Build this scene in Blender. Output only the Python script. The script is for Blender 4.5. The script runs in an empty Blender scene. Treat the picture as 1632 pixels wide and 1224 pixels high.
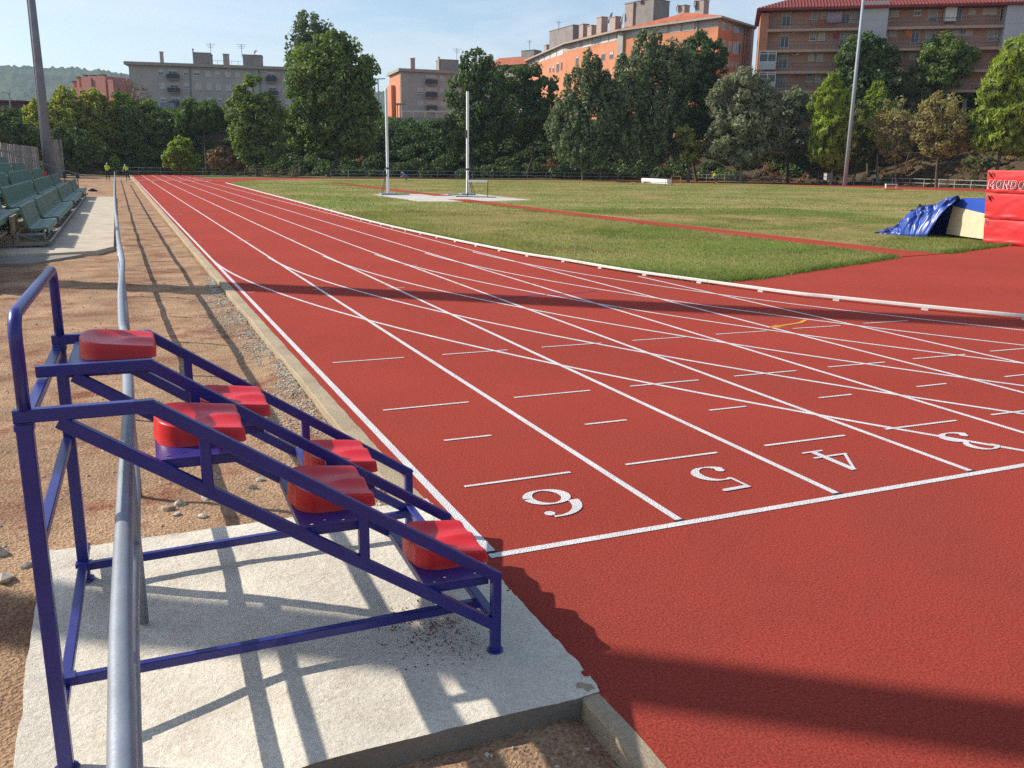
import bpy, bmesh, math, random
import numpy as np
from mathutils import Vector, Matrix
random.seed(7)
rng = np.random.default_rng(11)
S = bpy.context.scene
COL = S.collection
R = math.radians

# ------------------------------------------------------------------ camera
CAM = np.array([-1.71986, -4.20374, 2.07574])
YAW, PITCH, ROLL, FPX = 0.41103, 0.24236, 0.01383, 1420.05
_f = np.array([math.sin(YAW) * math.cos(PITCH), math.cos(YAW) * math.cos(PITCH), -math.sin(PITCH)])
_r0 = np.array([math.cos(YAW), -math.sin(YAW), 0.0])
_u0 = np.cross(_r0, _f)
_r = math.cos(ROLL) * _r0 + math.sin(ROLL) * _u0
_u = -math.sin(ROLL) * _r0 + math.cos(ROLL) * _u0
cd = bpy.data.cameras.new('camera')
cam = bpy.data.objects.new('camera', cd)
COL.objects.link(cam)
M = Matrix(((_r[0], _u[0], -_f[0], CAM[0]), (_r[1], _u[1], -_f[1], CAM[1]), (_r[2], _u[2], -_f[2], CAM[2]), (0, 0, 0, 1)))
cam.matrix_world = M
cd.sensor_width = 36.0
cd.lens = 36.0 * FPX / 1632.0
cd.clip_start = 0.05
cd.clip_end = 12000
S.camera = cam

# ------------------------------------------------------------------ world, sun, exposure
SUN_EL = R(35.0)
SUN_AZ = math.atan2(-0.808, 0.589)          # where the sun stands, measured from +Y towards +X
w = bpy.data.worlds.new('World')
S.world = w
w.use_nodes = True
nt = w.node_tree
nt.nodes.clear()
out = nt.nodes.new('ShaderNodeOutputWorld')
bg = nt.nodes.new('ShaderNodeBackground')
sky = nt.nodes.new('ShaderNodeTexSky')
sky.sky_type = 'NISHITA'
sky.sun_disc = False
sky.sun_elevation = SUN_EL
sky.sun_rotation = SUN_AZ
sky.air_density = 1.0
sky.dust_density = 0.8
sky.ozone_density = 1.6
tc = nt.nodes.new('ShaderNodeTexCoord')
mp = nt.nodes.new('ShaderNodeMapping')
mp.inputs['Scale'].default_value = (1.6, 1.6, 7.0)
mp.inputs['Rotation'].default_value = (0, R(12), R(20))
nz = nt.nodes.new('ShaderNodeTexNoise')
nz.inputs['Scale'].default_value = 2.2
nz.inputs['Detail'].default_value = 8
nz.inputs['Roughness'].default_value = 0.6
nz.inputs['Distortion'].default_value = 0.6
cr = nt.nodes.new('ShaderNodeValToRGB')
cr.color_ramp.elements[0].position = 0.44
cr.color_ramp.elements[0].color = (0, 0, 0, 1)
cr.color_ramp.elements[1].position = 0.78
cr.color_ramp.elements[1].color = (0.75, 0.75, 0.75, 1)
mx = nt.nodes.new('ShaderNodeMix')
mx.data_type = 'RGBA'
mx.inputs[7].default_value = (6.0, 6.3, 6.7, 1)
nt.links.new(tc.outputs['Generated'], mp.inputs['Vector'])
nt.links.new(mp.outputs[0], nz.inputs['Vector'])
nt.links.new(nz.outputs[0], cr.inputs[0])
nt.links.new(cr.outputs[0], mx.inputs[0])
nt.links.new(sky.outputs[0], mx.inputs[6])
nt.links.new(mx.outputs[2], bg.inputs['Color'])
bg.inputs['Strength'].default_value = 0.112
nt.links.new(bg.outputs[0], out.inputs['Surface'])

sl = bpy.data.lights.new('sun', 'SUN')
sl.energy = 4.4
sl.angle = R(0.53)
sl.color = (1.0, 0.93, 0.82)
so = bpy.data.objects.new('sun', sl)
COL.objects.link(so)
so.location = (-40, 30, 60)
_L = Vector((0.808 * math.cos(SUN_EL), -0.589 * math.cos(SUN_EL), -math.sin(SUN_EL)))
so.rotation_euler = _L.to_track_quat('-Z', 'Y').to_euler()
S.view_settings.view_transform = 'Standard'
S.view_settings.look = 'None'
S.view_settings.exposure = 0.5
S.view_settings.gamma = 1.0
S.cycles.use_denoising = False
S.cycles.max_bounces = 6
S.cycles.transparent_max_bounces = 4
S.cycles.volume_bounces = 0


# ------------------------------------------------------------------ helpers: bearings of the survey photo -> world points
def ray(u, v):
    return _f + ((u - 816.0) / FPX) * _r + ((612.0 - v) / FPX) * _u


def gnd(u, v, z=0.0):
    d = ray(u, v)
    t = (z - CAM[2]) / d[2]
    return CAM + t * d


def at(u, D, v=267.0):
    """point on the bearing of column u, D metres ahead (horizontal)"""
    d = ray(u, v)
    k = D / (d[0] * math.sin(YAW) + d[1] * math.cos(YAW))
    return CAM + d * k


def sm(a, b, x):
    t = min(1.0, max(0.0, (x - a) / (b - a)))
    return t * t * (3 - 2 * t)


# ------------------------------------------------------------------ materials
MATS = {}


def mat(name, col, rough=0.7, var=0.15, scale=3.0, bump=0.0, bscale=40.0, metal=0.0, spec=0.4, col2=None, fac2=(0.45, 0.65), scale2=None, detail=6):
    """principled with two noises: tint variation, optional second colour in patches, optional bump"""
    if name in MATS:
        return MATS[name]
    m = bpy.data.materials.new(name)
    m.use_nodes = True
    n = m.node_tree
    b = n.nodes['Principled BSDF']
    b.inputs['Roughness'].default_value = rough
    b.inputs['Metallic'].default_value = metal
    b.inputs['Specular IOR Level'].default_value = spec
    t = n.nodes.new('ShaderNodeTexCoord')
    a = n.nodes.new('ShaderNodeTexNoise')
    a.inputs['Scale'].default_value = scale
    a.inputs['Detail'].default_value = detail
    n.links.new(t.outputs['Object'], a.inputs['Vector'])
    r = n.nodes.new('ShaderNodeValToRGB')
    r.color_ramp.elements[0].position = 0.3
    r.color_ramp.elements[1].position = 0.7
    r.color_ramp.elements[0].color = tuple(c * (1 - var) for c in col) + (1,)
    r.color_ramp.elements[1].color = tuple(min(1, c * (1 + var)) for c in col) + (1,)
    n.links.new(a.outputs[0], r.inputs[0])
    last = r.outputs[0]
    if col2:
        a2 = n.nodes.new('ShaderNodeTexNoise')
        a2.inputs['Scale'].default_value = scale2 or scale * 0.4
        a2.inputs['Detail'].default_value = 8
        a2.inputs['Roughness'].default_value = 0.65
        n.links.new(t.outputs['Object'], a2.inputs['Vector'])
        mr = n.nodes.new('ShaderNodeMapRange')
        mr.inputs[1].default_value, mr.inputs[2].default_value = fac2
        n.links.new(a2.outputs[0], mr.inputs[0])
        x = n.nodes.new('ShaderNodeMix')
        x.data_type = 'RGBA'
        n.links.new(mr.outputs[0], x.inputs[0])
        n.links.new(last, x.inputs[6])
        x.inputs[7].default_value = tuple(col2) + (1,)
        last = x.outputs[2]
    n.links.new(last, b.inputs['Base Color'])
    if bump:
        a3 = n.nodes.new('ShaderNodeTexNoise')
        a3.inputs['Scale'].default_value = bscale
        a3.inputs['Detail'].default_value = 6
        n.links.new(t.outputs['Object'], a3.inputs['Vector'])
        bp = n.nodes.new('ShaderNodeBump')
        bp.inputs['Strength'].default_value = bump
        bp.inputs['Distance'].default_value = 0.02
        n.links.new(a3.outputs[0], bp.inputs['Height'])
        n.links.new(bp.outputs[0], b.inputs['Normal'])
    MATS[name] = m
    return m


def nodes_of(m):
    return m.node_tree, m.node_tree.nodes['Principled BSDF']


def leafmat(name, col, tr=None, var=0.35, scale=0.5, tw=0.3):
    if name in MATS:
        return MATS[name]
    m = bpy.data.materials.new(name)
    m.use_nodes = True
    n = m.node_tree
    n.nodes.clear()
    o = n.nodes.new('ShaderNodeOutputMaterial')
    g = n.nodes.new('ShaderNodeNewGeometry')
    t = n.nodes.new('ShaderNodeTexCoord')
    a = n.nodes.new('ShaderNodeTexNoise')
    a.inputs['Scale'].default_value = scale
    a.inputs['Detail'].default_value = 3
    n.links.new(t.outputs['Object'], a.inputs['Vector'])
    ad = n.nodes.new('ShaderNodeMath')
    ad.operation = 'MULTIPLY_ADD'
    n.links.new(g.outputs['Random Per Island'], ad.inputs[0])
    ad.inputs[1].default_value = 0.45
    n.links.new(a.outputs[0], ad.inputs[2])
    r = n.nodes.new('ShaderNodeValToRGB')
    r.color_ramp.elements[0].position = 0.45
    r.color_ramp.elements[1].position = 1.0
    r.color_ramp.elements[0].color = tuple(c * (1 - var) for c in col) + (1,)
    r.color_ramp.elements[1].color = (col[0] * (1 + var * 1.35), col[1] * (1 + var), col[2] * (1 + var * .6), 1)
    n.links.new(ad.outputs[0], r.inputs[0])
    d = n.nodes.new('ShaderNodeBsdfDiffuse')
    d.inputs['Roughness'].default_value = 0.6
    n.links.new(r.outputs[0], d.inputs[0])
    tl = n.nodes.new('ShaderNodeBsdfTranslucent')
    hs = n.nodes.new('ShaderNodeHueSaturation')
    hs.inputs['Value'].default_value = 1.5
    hs.inputs['Saturation'].default_value = 1.15
    n.links.new(r.outputs[0], hs.inputs['Color'])
    n.links.new(hs.outputs[0], tl.inputs[0])
    x = n.nodes.new('ShaderNodeMixShader')
    x.inputs[0].default_value = tw
    n.links.new(d.outputs[0], x.inputs[1])
    n.links.new(tl.outputs[0], x.inputs[2])
    gl = n.nodes.new('ShaderNodeBsdfGlossy')
    gl.inputs['Roughness'].default_value = 0.55
    gl.inputs['Color'].default_value = (0.8, 0.85, 0.8, 1)
    y = n.nodes.new('ShaderNodeMixShader')
    y.inputs[0].default_value = 0.03
    n.links.new(x.outputs[0], y.inputs[1])
    n.links.new(gl.outputs[0], y.inputs[2])
    n.links.new(y.outputs[0], o.inputs[0])
    MATS[name] = m
    return m


# ------------------------------------------------------------------ object helpers
def tag(o, label=None, cat=None, group=None, kind=None):
    if label:
        o['label'] = label
    if cat:
        o['category'] = cat
    if group:
        o['group'] = group
    if kind:
        o['kind'] = kind
    return o


def empty(name, loc, label, cat, group=None, rz=0.0):
    o = bpy.data.objects.new(name, None)
    COL.objects.link(o)
    o.location = tuple(loc)
    o.rotation_euler = (0, 0, rz)
    o.empty_display_size = 0.2
    return tag(o, label, cat, group)


def link(name, me, mats, parent=None, loc=None, smooth=False):
    o = bpy.data.objects.new(name, me)
    COL.objects.link(o)
    if not isinstance(mats, (list, tuple)):
        mats = [mats]
    for m in mats:
        me.materials.append(m)
    if smooth:
        me.polygons.foreach_set('use_smooth', np.ones(len(me.polygons), bool))
    if parent:
        o.parent = parent
    if loc is not None:
        o.location = tuple(loc)
    return o


def sub(a, b):
    return (a[0] - b[0], a[1] - b[1], a[2] - b[2])


class MB:
    """collects shapes, builds them as ONE mesh object. Coordinates are world (or parent-local when org is given)."""

    def __init__(self, org=(0, 0, 0)):
        self.v, self.f, self.mi = [], [], []
        self.o = org

    def add(self, vs, fs, mi=0):
        k = len(self.v)
        self.v += [(p[0] - self.o[0], p[1] - self.o[1], p[2] - self.o[2]) for p in vs]
        self.f += [tuple(i + k for i in q) for q in fs]
        self.mi += [mi] * len(fs)
        return self

    def box(self, c, s, ex=(1, 0, 0), ey=(0, 1, 0), ez=(0, 0, 1), mi=0):
        c, ex, ey, ez = map(np.array, (c, ex, ey, ez))
        vs = []
        for k in (-1, 1):
            for j in (-1, 1):
                for i in (-1, 1):
                    vs.append(c + ex * (i * s[0] / 2) + ey * (j * s[1] / 2) + ez * (k * s[2] / 2))
        return self.add(vs, [(0, 2, 3, 1), (4, 5, 7, 6), (0, 1, 5, 4), (2, 6, 7, 3), (0, 4, 6, 2), (1, 3, 7, 5)], mi)

    def bar(self, p, q, a, b=None, up=(0, 0, 1), r=0.004, mi=0):
        """rectangular section bar a wide, b high, slightly rounded corners"""
        b = b or a
        p, q = np.array(p, float), np.array(q, float)
        d = q - p
        d /= np.linalg.norm(d)
        up = np.array(up, float)
        x = np.cross(d, up)
        if np.linalg.norm(x) < 1e-3:
            x = np.cross(d, (0, 1, 0))
        x /= np.linalg.norm(x)
        y = np.cross(x, d)
        ha, hb = a / 2, b / 2
        r = min(r, ha * .4, hb * .4)
        sec = [(ha - r, -hb), (ha, -hb + r), (ha, hb - r), (ha - r, hb), (-ha + r, hb), (-ha, hb - r), (-ha, -hb + r), (-ha + r, -hb)]
        vs = [p + x * i + y * j for i, j in sec] + [q + x * i + y * j for i, j in sec]
        n = 8
        fs = [(i, (i + 1) % n, n + (i + 1) % n, n + i) for i in range(n)] + [tuple(range(n - 1, -1, -1)), tuple(range(n, 2 * n))]
        return self.add(vs, fs, mi)

    def tube(self, pts, r, n=10, cap=True, mi=0):
        pts = [np.array(p, float) for p in pts]
        rs = r if isinstance(r, (list, tuple)) else [r] * len(pts)
        vs, fs = [], []
        px = None
        for i, p in enumerate(pts):
            d = pts[min(i + 1, len(pts) - 1)] - pts[max(i - 1, 0)]
            d = d / (np.linalg.norm(d) + 1e-9)
            if px is None:
                a = np.array((0, 0, 1.0)) if abs(d[2]) < .9 else np.array((1.0, 0, 0))
                px = np.cross(d, a)
            px = px - d * (px @ d)
            px /= np.linalg.norm(px)
            py = np.cross(d, px)
            for k in range(n):
                t = 2 * math.pi * k / n
                vs.append(p + (px * math.cos(t) + py * math.sin(t)) * rs[i])
        for i in range(len(pts) - 1):
            for k in range(n):
                a, b = i * n + k, i * n + (k + 1) % n
                fs.append((a, b, b + n, a + n))
        if cap:
            fs.append(tuple(range(n - 1, -1, -1)))
            fs.append(tuple(range((len(pts) - 1) * n, len(pts) * n)))
        return self.add(vs, fs, mi)

    def prism(self, poly, z0, z1, mi=0):
        n = len(poly)
        vs = [(x, y, z0) for x, y in poly] + [(x, y, z1) for x, y in poly]
        fs = [(i, (i + 1) % n, n + (i + 1) % n, n + i) for i in range(n)] + [tuple(range(n - 1, -1, -1)), tuple(range(n, 2 * n))]
        return self.add(vs, fs, mi)

    def mesh(self, name):
        me = bpy.data.meshes.new(name)
        me.from_pydata([tuple(map(float, p)) for p in self.v], [], self.f)
        me.update()
        if max(self.mi, default=0):
            me.polygons.foreach_set('material_index', np.array(self.mi, np.int32))
        return me

    def build(self, name, mats, parent=None, loc=None, smooth=False):
        return link(name, self.mesh(name), mats, parent, loc, smooth)


def fan_mesh(name, pts, z):
    """flat polygon sheet (possibly concave), triangulated"""
    bm = bmesh.new()
    vs = [bm.verts.new((p[0], p[1], z)) for p in pts]
    f = bm.faces.new(vs)
    bmesh.ops.triangulate(bm, faces=[f])
    bm.normal_update()
    for f in bm.faces:
        if f.normal.z < 0:
            f.normal_flip()
    me = bpy.data.meshes.new(name)
    bm.to_mesh(me)
    bm.free()
    return me


def quads_mesh(name, V, nper=4):
    """V: (n, nper, 3) numpy -> mesh of n faces, fast"""
    n = len(V)
    me = bpy.data.meshes.new(name)
    me.vertices.add(n * nper)
    me.vertices.foreach_set('co', np.ascontiguousarray(V, np.float32).ravel())
    me.loops.add(n * nper)
    me.loops.foreach_set('vertex_index', np.arange(n * nper, dtype=np.int32))
    me.polygons.add(n)
    me.polygons.foreach_set('loop_start', np.arange(0, n * nper, nper, dtype=np.int32))
    me.update(calc_edges=True)
    return me


def smooth_path(pts, n=6):
    """Catmull-Rom through pts"""
    P = [np.array(p, float) for p in pts]
    P = [2 * P[0] - P[1]] + P + [2 * P[-1] - P[-2]]
    o = []
    for i in range(1, len(P) - 2):
        for k in range(n):
            t = k / n
            o.append(0.5 * ((2 * P[i]) + (P[i + 1] - P[i - 1]) * t + (2 * P[i - 1] - 5 * P[i] + 4 * P[i + 1] - P[i + 2]) * t * t
                            + (3 * P[i] - P[i - 1] - 3 * P[i + 1] + P[i + 2]) * t ** 3))
    o.append(P[-2])
    return o


# smooth value noise for meshes
_T = rng.random((64, 64))


def vn(x, y):
    xi, yi = np.floor(x).astype(int), np.floor(y).astype(int)
    fx, fy = x - xi, y - yi
    fx, fy = fx * fx * (3 - 2 * fx), fy * fy * (3 - 2 * fy)
    g = lambda a, b: _T[a % 64, b % 64]
    return (g(xi, yi) * (1 - fx) + g(xi + 1, yi) * fx) * (1 - fy) + (g(xi, yi + 1) * (1 - fx) + g(xi + 1, yi + 1) * fx) * fy


def fbm(x, y, o=4):
    a, s, t = 1.0, 0.0, 0.0
    for k in range(o):
        s = s + a * vn(x * 2 ** k + 17.3 * k, y * 2 ** k + 5.1 * k)
        t += a
        a *= .5
    return s / t - 0.5



# ================================================================== SETTING: ground sheets
def track_mat():
    m = mat('track_rubber', (0.362, 0.060, 0.042), rough=0.9, var=0.09, scale=0.35, spec=0.04, col2=(0.325, 0.062, 0.046), fac2=(0.50, 0.72), scale2=0.55)
    n, b = nodes_of(m)
    t = n.nodes.new('ShaderNodeTexCoord')
    a = n.nodes.new('ShaderNodeTexNoise')
    a.inputs['Scale'].default_value = 80
    a.inputs['Detail'].default_value = 6
    a.inputs['Roughness'].default_value = 0.80
    n.links.new(t.outputs['Object'], a.inputs['Vector'])
    r = n.nodes.new('ShaderNodeValToRGB')
    r.color_ramp.elements[0].position = 0.32
    r.color_ramp.elements[0].color = (0.40, 0.36, 0.36, 1)
    r.color_ramp.elements[1].position = 0.66
    r.color_ramp.elements[1].color = (1.55, 1.55, 1.55, 1)
    n.links.new(a.outputs[0], r.inputs[0])
    x = n.nodes.new('ShaderNodeMix')
    x.data_type = 'RGBA'
    x.blend_type = 'MULTIPLY'
    x.inputs[0].default_value = 1.0
    old = b.inputs['Base Color'].links[0].from_socket
    n.links.new(old, x.inputs[6])
    n.links.new(r.outputs[0], x.inputs[7])
    n.links.new(x.outputs[2], b.inputs['Base Color'])
    bp = n.nodes.new('ShaderNodeBump')
    bp.inputs['Strength'].default_value = 1.0
    bp.inputs['Distance'].default_value = 0.010
    n.links.new(a.outputs[0], bp.inputs['Height'])
    n.links.new(bp.outputs[0], b.inputs['Normal'])
    return m


def dirt_mat():
    m = mat('dirt', (0.46, 0.298, 0.182), rough=0.95, var=0.26, scale=1.3, spec=0.1, col2=(0.29, 0.155, 0.10), fac2=(0.50, 0.66), scale2=0.9, detail=9)
    n, b = nodes_of(m)
    t = n.nodes.new('ShaderNodeTexCoord')
    # red rubber dust blown off the track
    a = n.nodes.new('ShaderNodeTexNoise')
    a.inputs['Scale'].default_value = 1.7
    a.inputs['Detail'].default_value = 10
    a.inputs['Roughness'].default_value = 0.7
    mpn = n.nodes.new('ShaderNodeMapping')
    mpn.inputs['Location'].default_value = (3.1, 8.7, 0)
    mpn.inputs['Scale'].default_value = (1, 1.6, 1)
    n.links.new(t.outputs['Object'], mpn.inputs[0])
    n.links.new(mpn.outputs[0], a.inputs['Vector'])
    mr = n.nodes.new('ShaderNodeMapRange')
    mr.inputs[1].default_value, mr.inputs[2].default_value = 0.53, 0.66
    mr.inputs[4].default_value = 0.8
    n.links.new(a.outputs[0], mr.inputs[0])
    x = n.nodes.new('ShaderNodeMix')
    x.data_type = 'RGBA'
    n.links.new(mr.outputs[0], x.inputs[0])
    n.links.new(b.inputs['Base Color'].links[0].from_socket, x.inputs[6])
    x.inputs[7].default_value = (0.27, 0.075, 0.045, 1)
    # grit
    g = n.nodes.new('ShaderNodeTexNoise')
    g.inputs['Scale'].default_value = 55
    g.inputs['Detail'].default_value = 5
    n.links.new(t.outputs['Object'], g.inputs['Vector'])
    r = n.nodes.new('ShaderNodeValToRGB')
    r.color_ramp.elements[0].position = 0.3
    r.color_ramp.elements[0].color = (0.55, 0.52, 0.5, 1)
    r.color_ramp.elements[1].position = 0.68
    r.color_ramp.elements[1].color = (1.25, 1.25, 1.25, 1)
    n.links.new(g.outputs[0], r.inputs[0])
    y = n.nodes.new('ShaderNodeMix')
    y.data_type = 'RGBA'
    y.blend_type = 'MULTIPLY'
    y.inputs[0].default_value = 1
    n.links.new(x.outputs[2], y.inputs[6])
    n.links.new(r.outputs[0], y.inputs[7])
    n.links.new(y.outputs[2], b.inputs['Base Color'])
    bp = n.nodes.new('ShaderNodeBump')
    bp.inputs['Strength'].default_value = 0.9
    bp.inputs['Distance'].default_value = 0.03
    n.links.new(g.outputs[0], bp.inputs['Height'])
    bp2 = n.nodes.new('ShaderNodeBump')
    bp2.inputs['Strength'].default_value = 0.5
    bp2.inputs['Distance'].default_value = 0.08
    n.links.new(a.outputs[0], bp2.inputs['Height'])
    n.links.new(bp.outputs[0], bp2.inputs['Normal'])
    n.links.new(bp2.outputs[0], b.inputs['Normal'])
    return m


def concrete_mat(name, col, pit=0.9, stain=None, dust=None):
    m = mat(name, col, rough=0.9, var=0.12, scale=2.0, spec=0.2, col2=stain or tuple(c * .72 for c in col), fac2=(0.52, 0.72), scale2=1.1)
    n, b = nodes_of(m)
    t = n.nodes.new('ShaderNodeTexCoord')
    a = n.nodes.new('ShaderNodeTexNoise')
    a.inputs['Scale'].default_value = 48
    a.inputs['Detail'].default_value = 9
    a.inputs['Roughness'].default_value = 0.78
    n.links.new(t.outputs['Object'], a.inputs['Vector'])
    v = n.nodes.new('ShaderNodeTexVoronoi')
    v.inputs['Scale'].default_value = 85
    v.inputs['Randomness'].default_value = 1.0
    n.links.new(t.outputs['Object'], v.inputs['Vector'])
    mr = n.nodes.new('ShaderNodeMapRange')
    mr.inputs[1].default_value, mr.inputs[2].default_value = 0.10, 0.26
    n.links.new(v.outputs['Distance'], mr.inputs[0])
    gr_ = n.nodes.new('ShaderNodeValToRGB')
    gr_.color_ramp.elements[0].position = 0.30
    gr_.color_ramp.elements[0].color = (0.66, 0.64, 0.61, 1)
    gr_.color_ramp.elements[1].position = 0.62
    gr_.color_ramp.elements[1].color = (1.12, 1.12, 1.12, 1)
    n.links.new(a.outputs[0], gr_.inputs[0])
    pr_ = n.nodes.new('ShaderNodeMapRange')
    pr_.inputs[1].default_value, pr_.inputs[2].default_value = 0.03, 0.13
    pr_.inputs[3].default_value = 0.42
    n.links.new(v.outputs['Distance'], pr_.inputs[0])
    last = b.inputs['Base Color'].links[0].from_socket
    for sock in (gr_.outputs[0], pr_.outputs[0]):
        ad = n.nodes.new('ShaderNodeMix')
        ad.data_type = 'RGBA'
        ad.blend_type = 'MULTIPLY'
        ad.inputs[0].default_value = pit * .85
        n.links.new(last, ad.inputs[6])
        n.links.new(sock, ad.inputs[7])
        last = ad.outputs[2]
    if dust:
        dn = n.nodes.new('ShaderNodeTexNoise')
        dn.inputs['Scale'].default_value = 2.6
        dn.inputs['Detail'].default_value = 12
        dn.inputs['Roughness'].default_value = 0.74
        n.links.new(t.outputs['Object'], dn.inputs['Vector'])
        dm = n.nodes.new('ShaderNodeMapRange')
        dm.inputs[1].default_value, dm.inputs[2].default_value = 0.53, 0.74
        dm.inputs[4].default_value = 0.55
        n.links.new(dn.outputs[0], dm.inputs[0])
        dx_ = n.nodes.new('ShaderNodeMix')
        dx_.data_type = 'RGBA'
        n.links.new(dm.outputs[0], dx_.inputs[0])
        n.links.new(last, dx_.inputs[6])
        dx_.inputs[7].default_value = dust + (1,)
        last = dx_.outputs[2]
    n.links.new(last, b.inputs['Base Color'])
    bp = n.nodes.new('ShaderNodeBump')
    bp.inputs['Strength'].default_value = pit
    bp.inputs['Distance'].default_value = 0.016
    n.links.new(a.outputs[0], bp.inputs['Height'])
    bp2 = n.nodes.new('ShaderNodeBump')
    bp2.inputs['Strength'].default_value = pit * .4
    bp2.inputs['Distance'].default_value = 0.008
    n.links.new(mr.outputs[0], bp2.inputs['Height'])
    n.links.new(bp.outputs[0], bp2.inputs['Normal'])
    n.links.new(bp2.outputs[0], b.inputs['Normal'])
    return m


def grass_ground_mat():
    m = mat('turf', (0.165, 0.200, 0.050), rough=0.95, var=0.30, scale=9, spec=0.05, col2=(0.33, 0.255, 0.115), fac2=(0.42, 0.58), scale2=0.16, detail=9)
    return m


M_TRACK, M_DIRT, M_TURF = track_mat(), dirt_mat(), grass_ground_mat()
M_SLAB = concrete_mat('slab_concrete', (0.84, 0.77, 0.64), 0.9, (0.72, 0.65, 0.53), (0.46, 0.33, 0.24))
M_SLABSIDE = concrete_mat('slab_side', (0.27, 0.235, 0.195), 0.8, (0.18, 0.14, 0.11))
M_KERB = concrete_mat('kerb_concrete', (0.46, 0.375, 0.255), 0.9, (.34, .26, .18), (.30, .12, .08))
M_PAVE = concrete_mat('pavement_concrete', (0.54, 0.46, 0.36), 0.3, (0.42, 0.34, 0.26))
M_PAD = concrete_mat('pad_concrete', (0.55, 0.52, 0.46), 0.3)
M_WHITE = mat('white_paint', (0.74, 0.73, 0.73), rough=0.8, var=0.10, scale=3, bump=0.9, bscale=120, col2=(0.44, 0.27, 0.25), fac2=(0.54, 0.74), scale2=95, spec=.15)
M_ORANGE = mat('orange_paint', (0.62, 0.27, 0.03), rough=0.7, var=0.1)
M_BLACKP = mat('black_paint', (0.03, 0.025, 0.025), rough=0.8)

# base ground: one sheet to the horizon, finer and uneven where the dirt strip is close to the camera
GZ = -0.10
bm_v, bm_f = [], []
xs = np.concatenate([[-3000, -1000, -300, -120, -60, -30, -16], np.arange(-10, -0.24, 0.09), [-0.24, -0.2, 3, 10, 30, 60, 100, 160, 300, 1000, 3000]])
ys = np.concatenate([[-3000, -1000, -200, -60, -20, -9], np.arange(-5, 14, 0.09), np.arange(14, 40, 0.5), np.arange(40, 125, 4), [130, 160, 300, 1000, 4000]])
X, Y = np.meshgrid(xs, ys)
amp = np.clip((40 - np.abs(Y - 5)) / 20, 0, 1) * np.clip((X + 14) / 4, 0, 1) * np.clip((-0.22 - X) / 0.05, 0, 1)
Z = GZ + amp * (0.05 * fbm(X * .9, Y * .9, 4) + 0.035 * fbm(X * 5, Y * 5, 3))
# the dirt falls away beside the low near corner of the slab
Z -= 0.13 * np.clip((-1.15 - X) / .8, 0, 1) * np.clip((0.9 - Y) / 1.4, 0, 1) * np.clip((X + 6) / 2, 0, 1) * np.clip((Y + 9) / 3, 0, 1)
# the dirt is heaped a little towards the kerb
Z += amp * 0.035 * np.clip((X + 0.75) / 0.5, 0, 1)
ny, nx = X.shape
idx = np.arange(nx * ny).reshape(ny, nx)
F = np.stack([idx[:-1, :-1], idx[:-1, 1:], idx[1:, 1:], idx[1:, :-1]], -1).reshape(-1, 4)
me = bpy.data.meshes.new('ground')
me.from_pydata(np.stack([X, Y, Z], -1).reshape(-1, 3).tolist(), [], F.tolist())
tag(link('ground', me, M_DIRT, smooth=True), kind='structure')

# the red track sheet: chute straight, near bend, back of the oval
OUTER = [(-0.10, 125.5), (7.5, 125.5), (7.5, 104.0), (12.8, 108.2), (21.1, 112.8), (37.7, 117.0), (58.1, 114.0), (74.0, 107.5), (82.4, 97.2), (86.8, 83.4), (88.3, 70.4), (89, 40), (88, 10), (80, -16), (60, -30), (20, -34), (-0.10, -34)]
tag(link('track', fan_mesh('track', OUTER, 0.0), M_TRACK), kind='structure')
# solid edge of the track body on the dirt side is the kerb
mb = MB()
kp = [(-34, 0), (-20, .01)] + [(y, .004 * math.sin(y * 5)) for y in np.arange(-8, -1.5, .12)] + [(-1.42, 0), (-1.40, 0.0), (0.85, 0), (0.88, 0.0)] + [(y, 0.006 * math.sin(y * 1.7)) for y in np.concatenate([np.arange(1.0, 16, .14), np.arange(16, 126, 1.0)])]
rows = []
for y, dx in kp:
    jl = 0.012 * (random.random() - .5)
    z = -0.003 + 0.004 * random.random() - (.05 if -1.37 < y < .87 else 0)
    w0 = -.185 if y < -1.3 else -.240
    dx += .008 * float(fbm(np.array(y * .9), np.array(1.5), 3))
    e_ = -.098 + .016 * float(fbm(np.array(y * 6.1), np.array(4.5), 3))
    rows.append([(w0 + dx + jl, y, -0.4), (w0 + .004 + dx + jl, y, z - 0.008), (w0 + .012 + dx + jl, y, z), (-0.135 + dx, y, z + .003), (e_, y, z + .002), (e_, y, -0.4)])
vs = [p for r_ in rows for p in r_]
fs = []
for i in range(len(rows) - 1):
    for k in range(5):
        a = i * 6 + k
        fs.append((a, a + 1, a + 7, a + 6))
mb.add(vs, fs)
kerb = mb.build('kerb', M_KERB)
tag(kerb, kind='structure')

# concrete slab under the judges' stand: hand-floated, dipping towards its outer near corner
def slab_z(x, y):
    return 0.004 - 0.15 * np.clip((-1.25 - x) / 0.85, 0, 1) * np.clip((0.75 - y) / 1.6, 0, 1)


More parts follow.
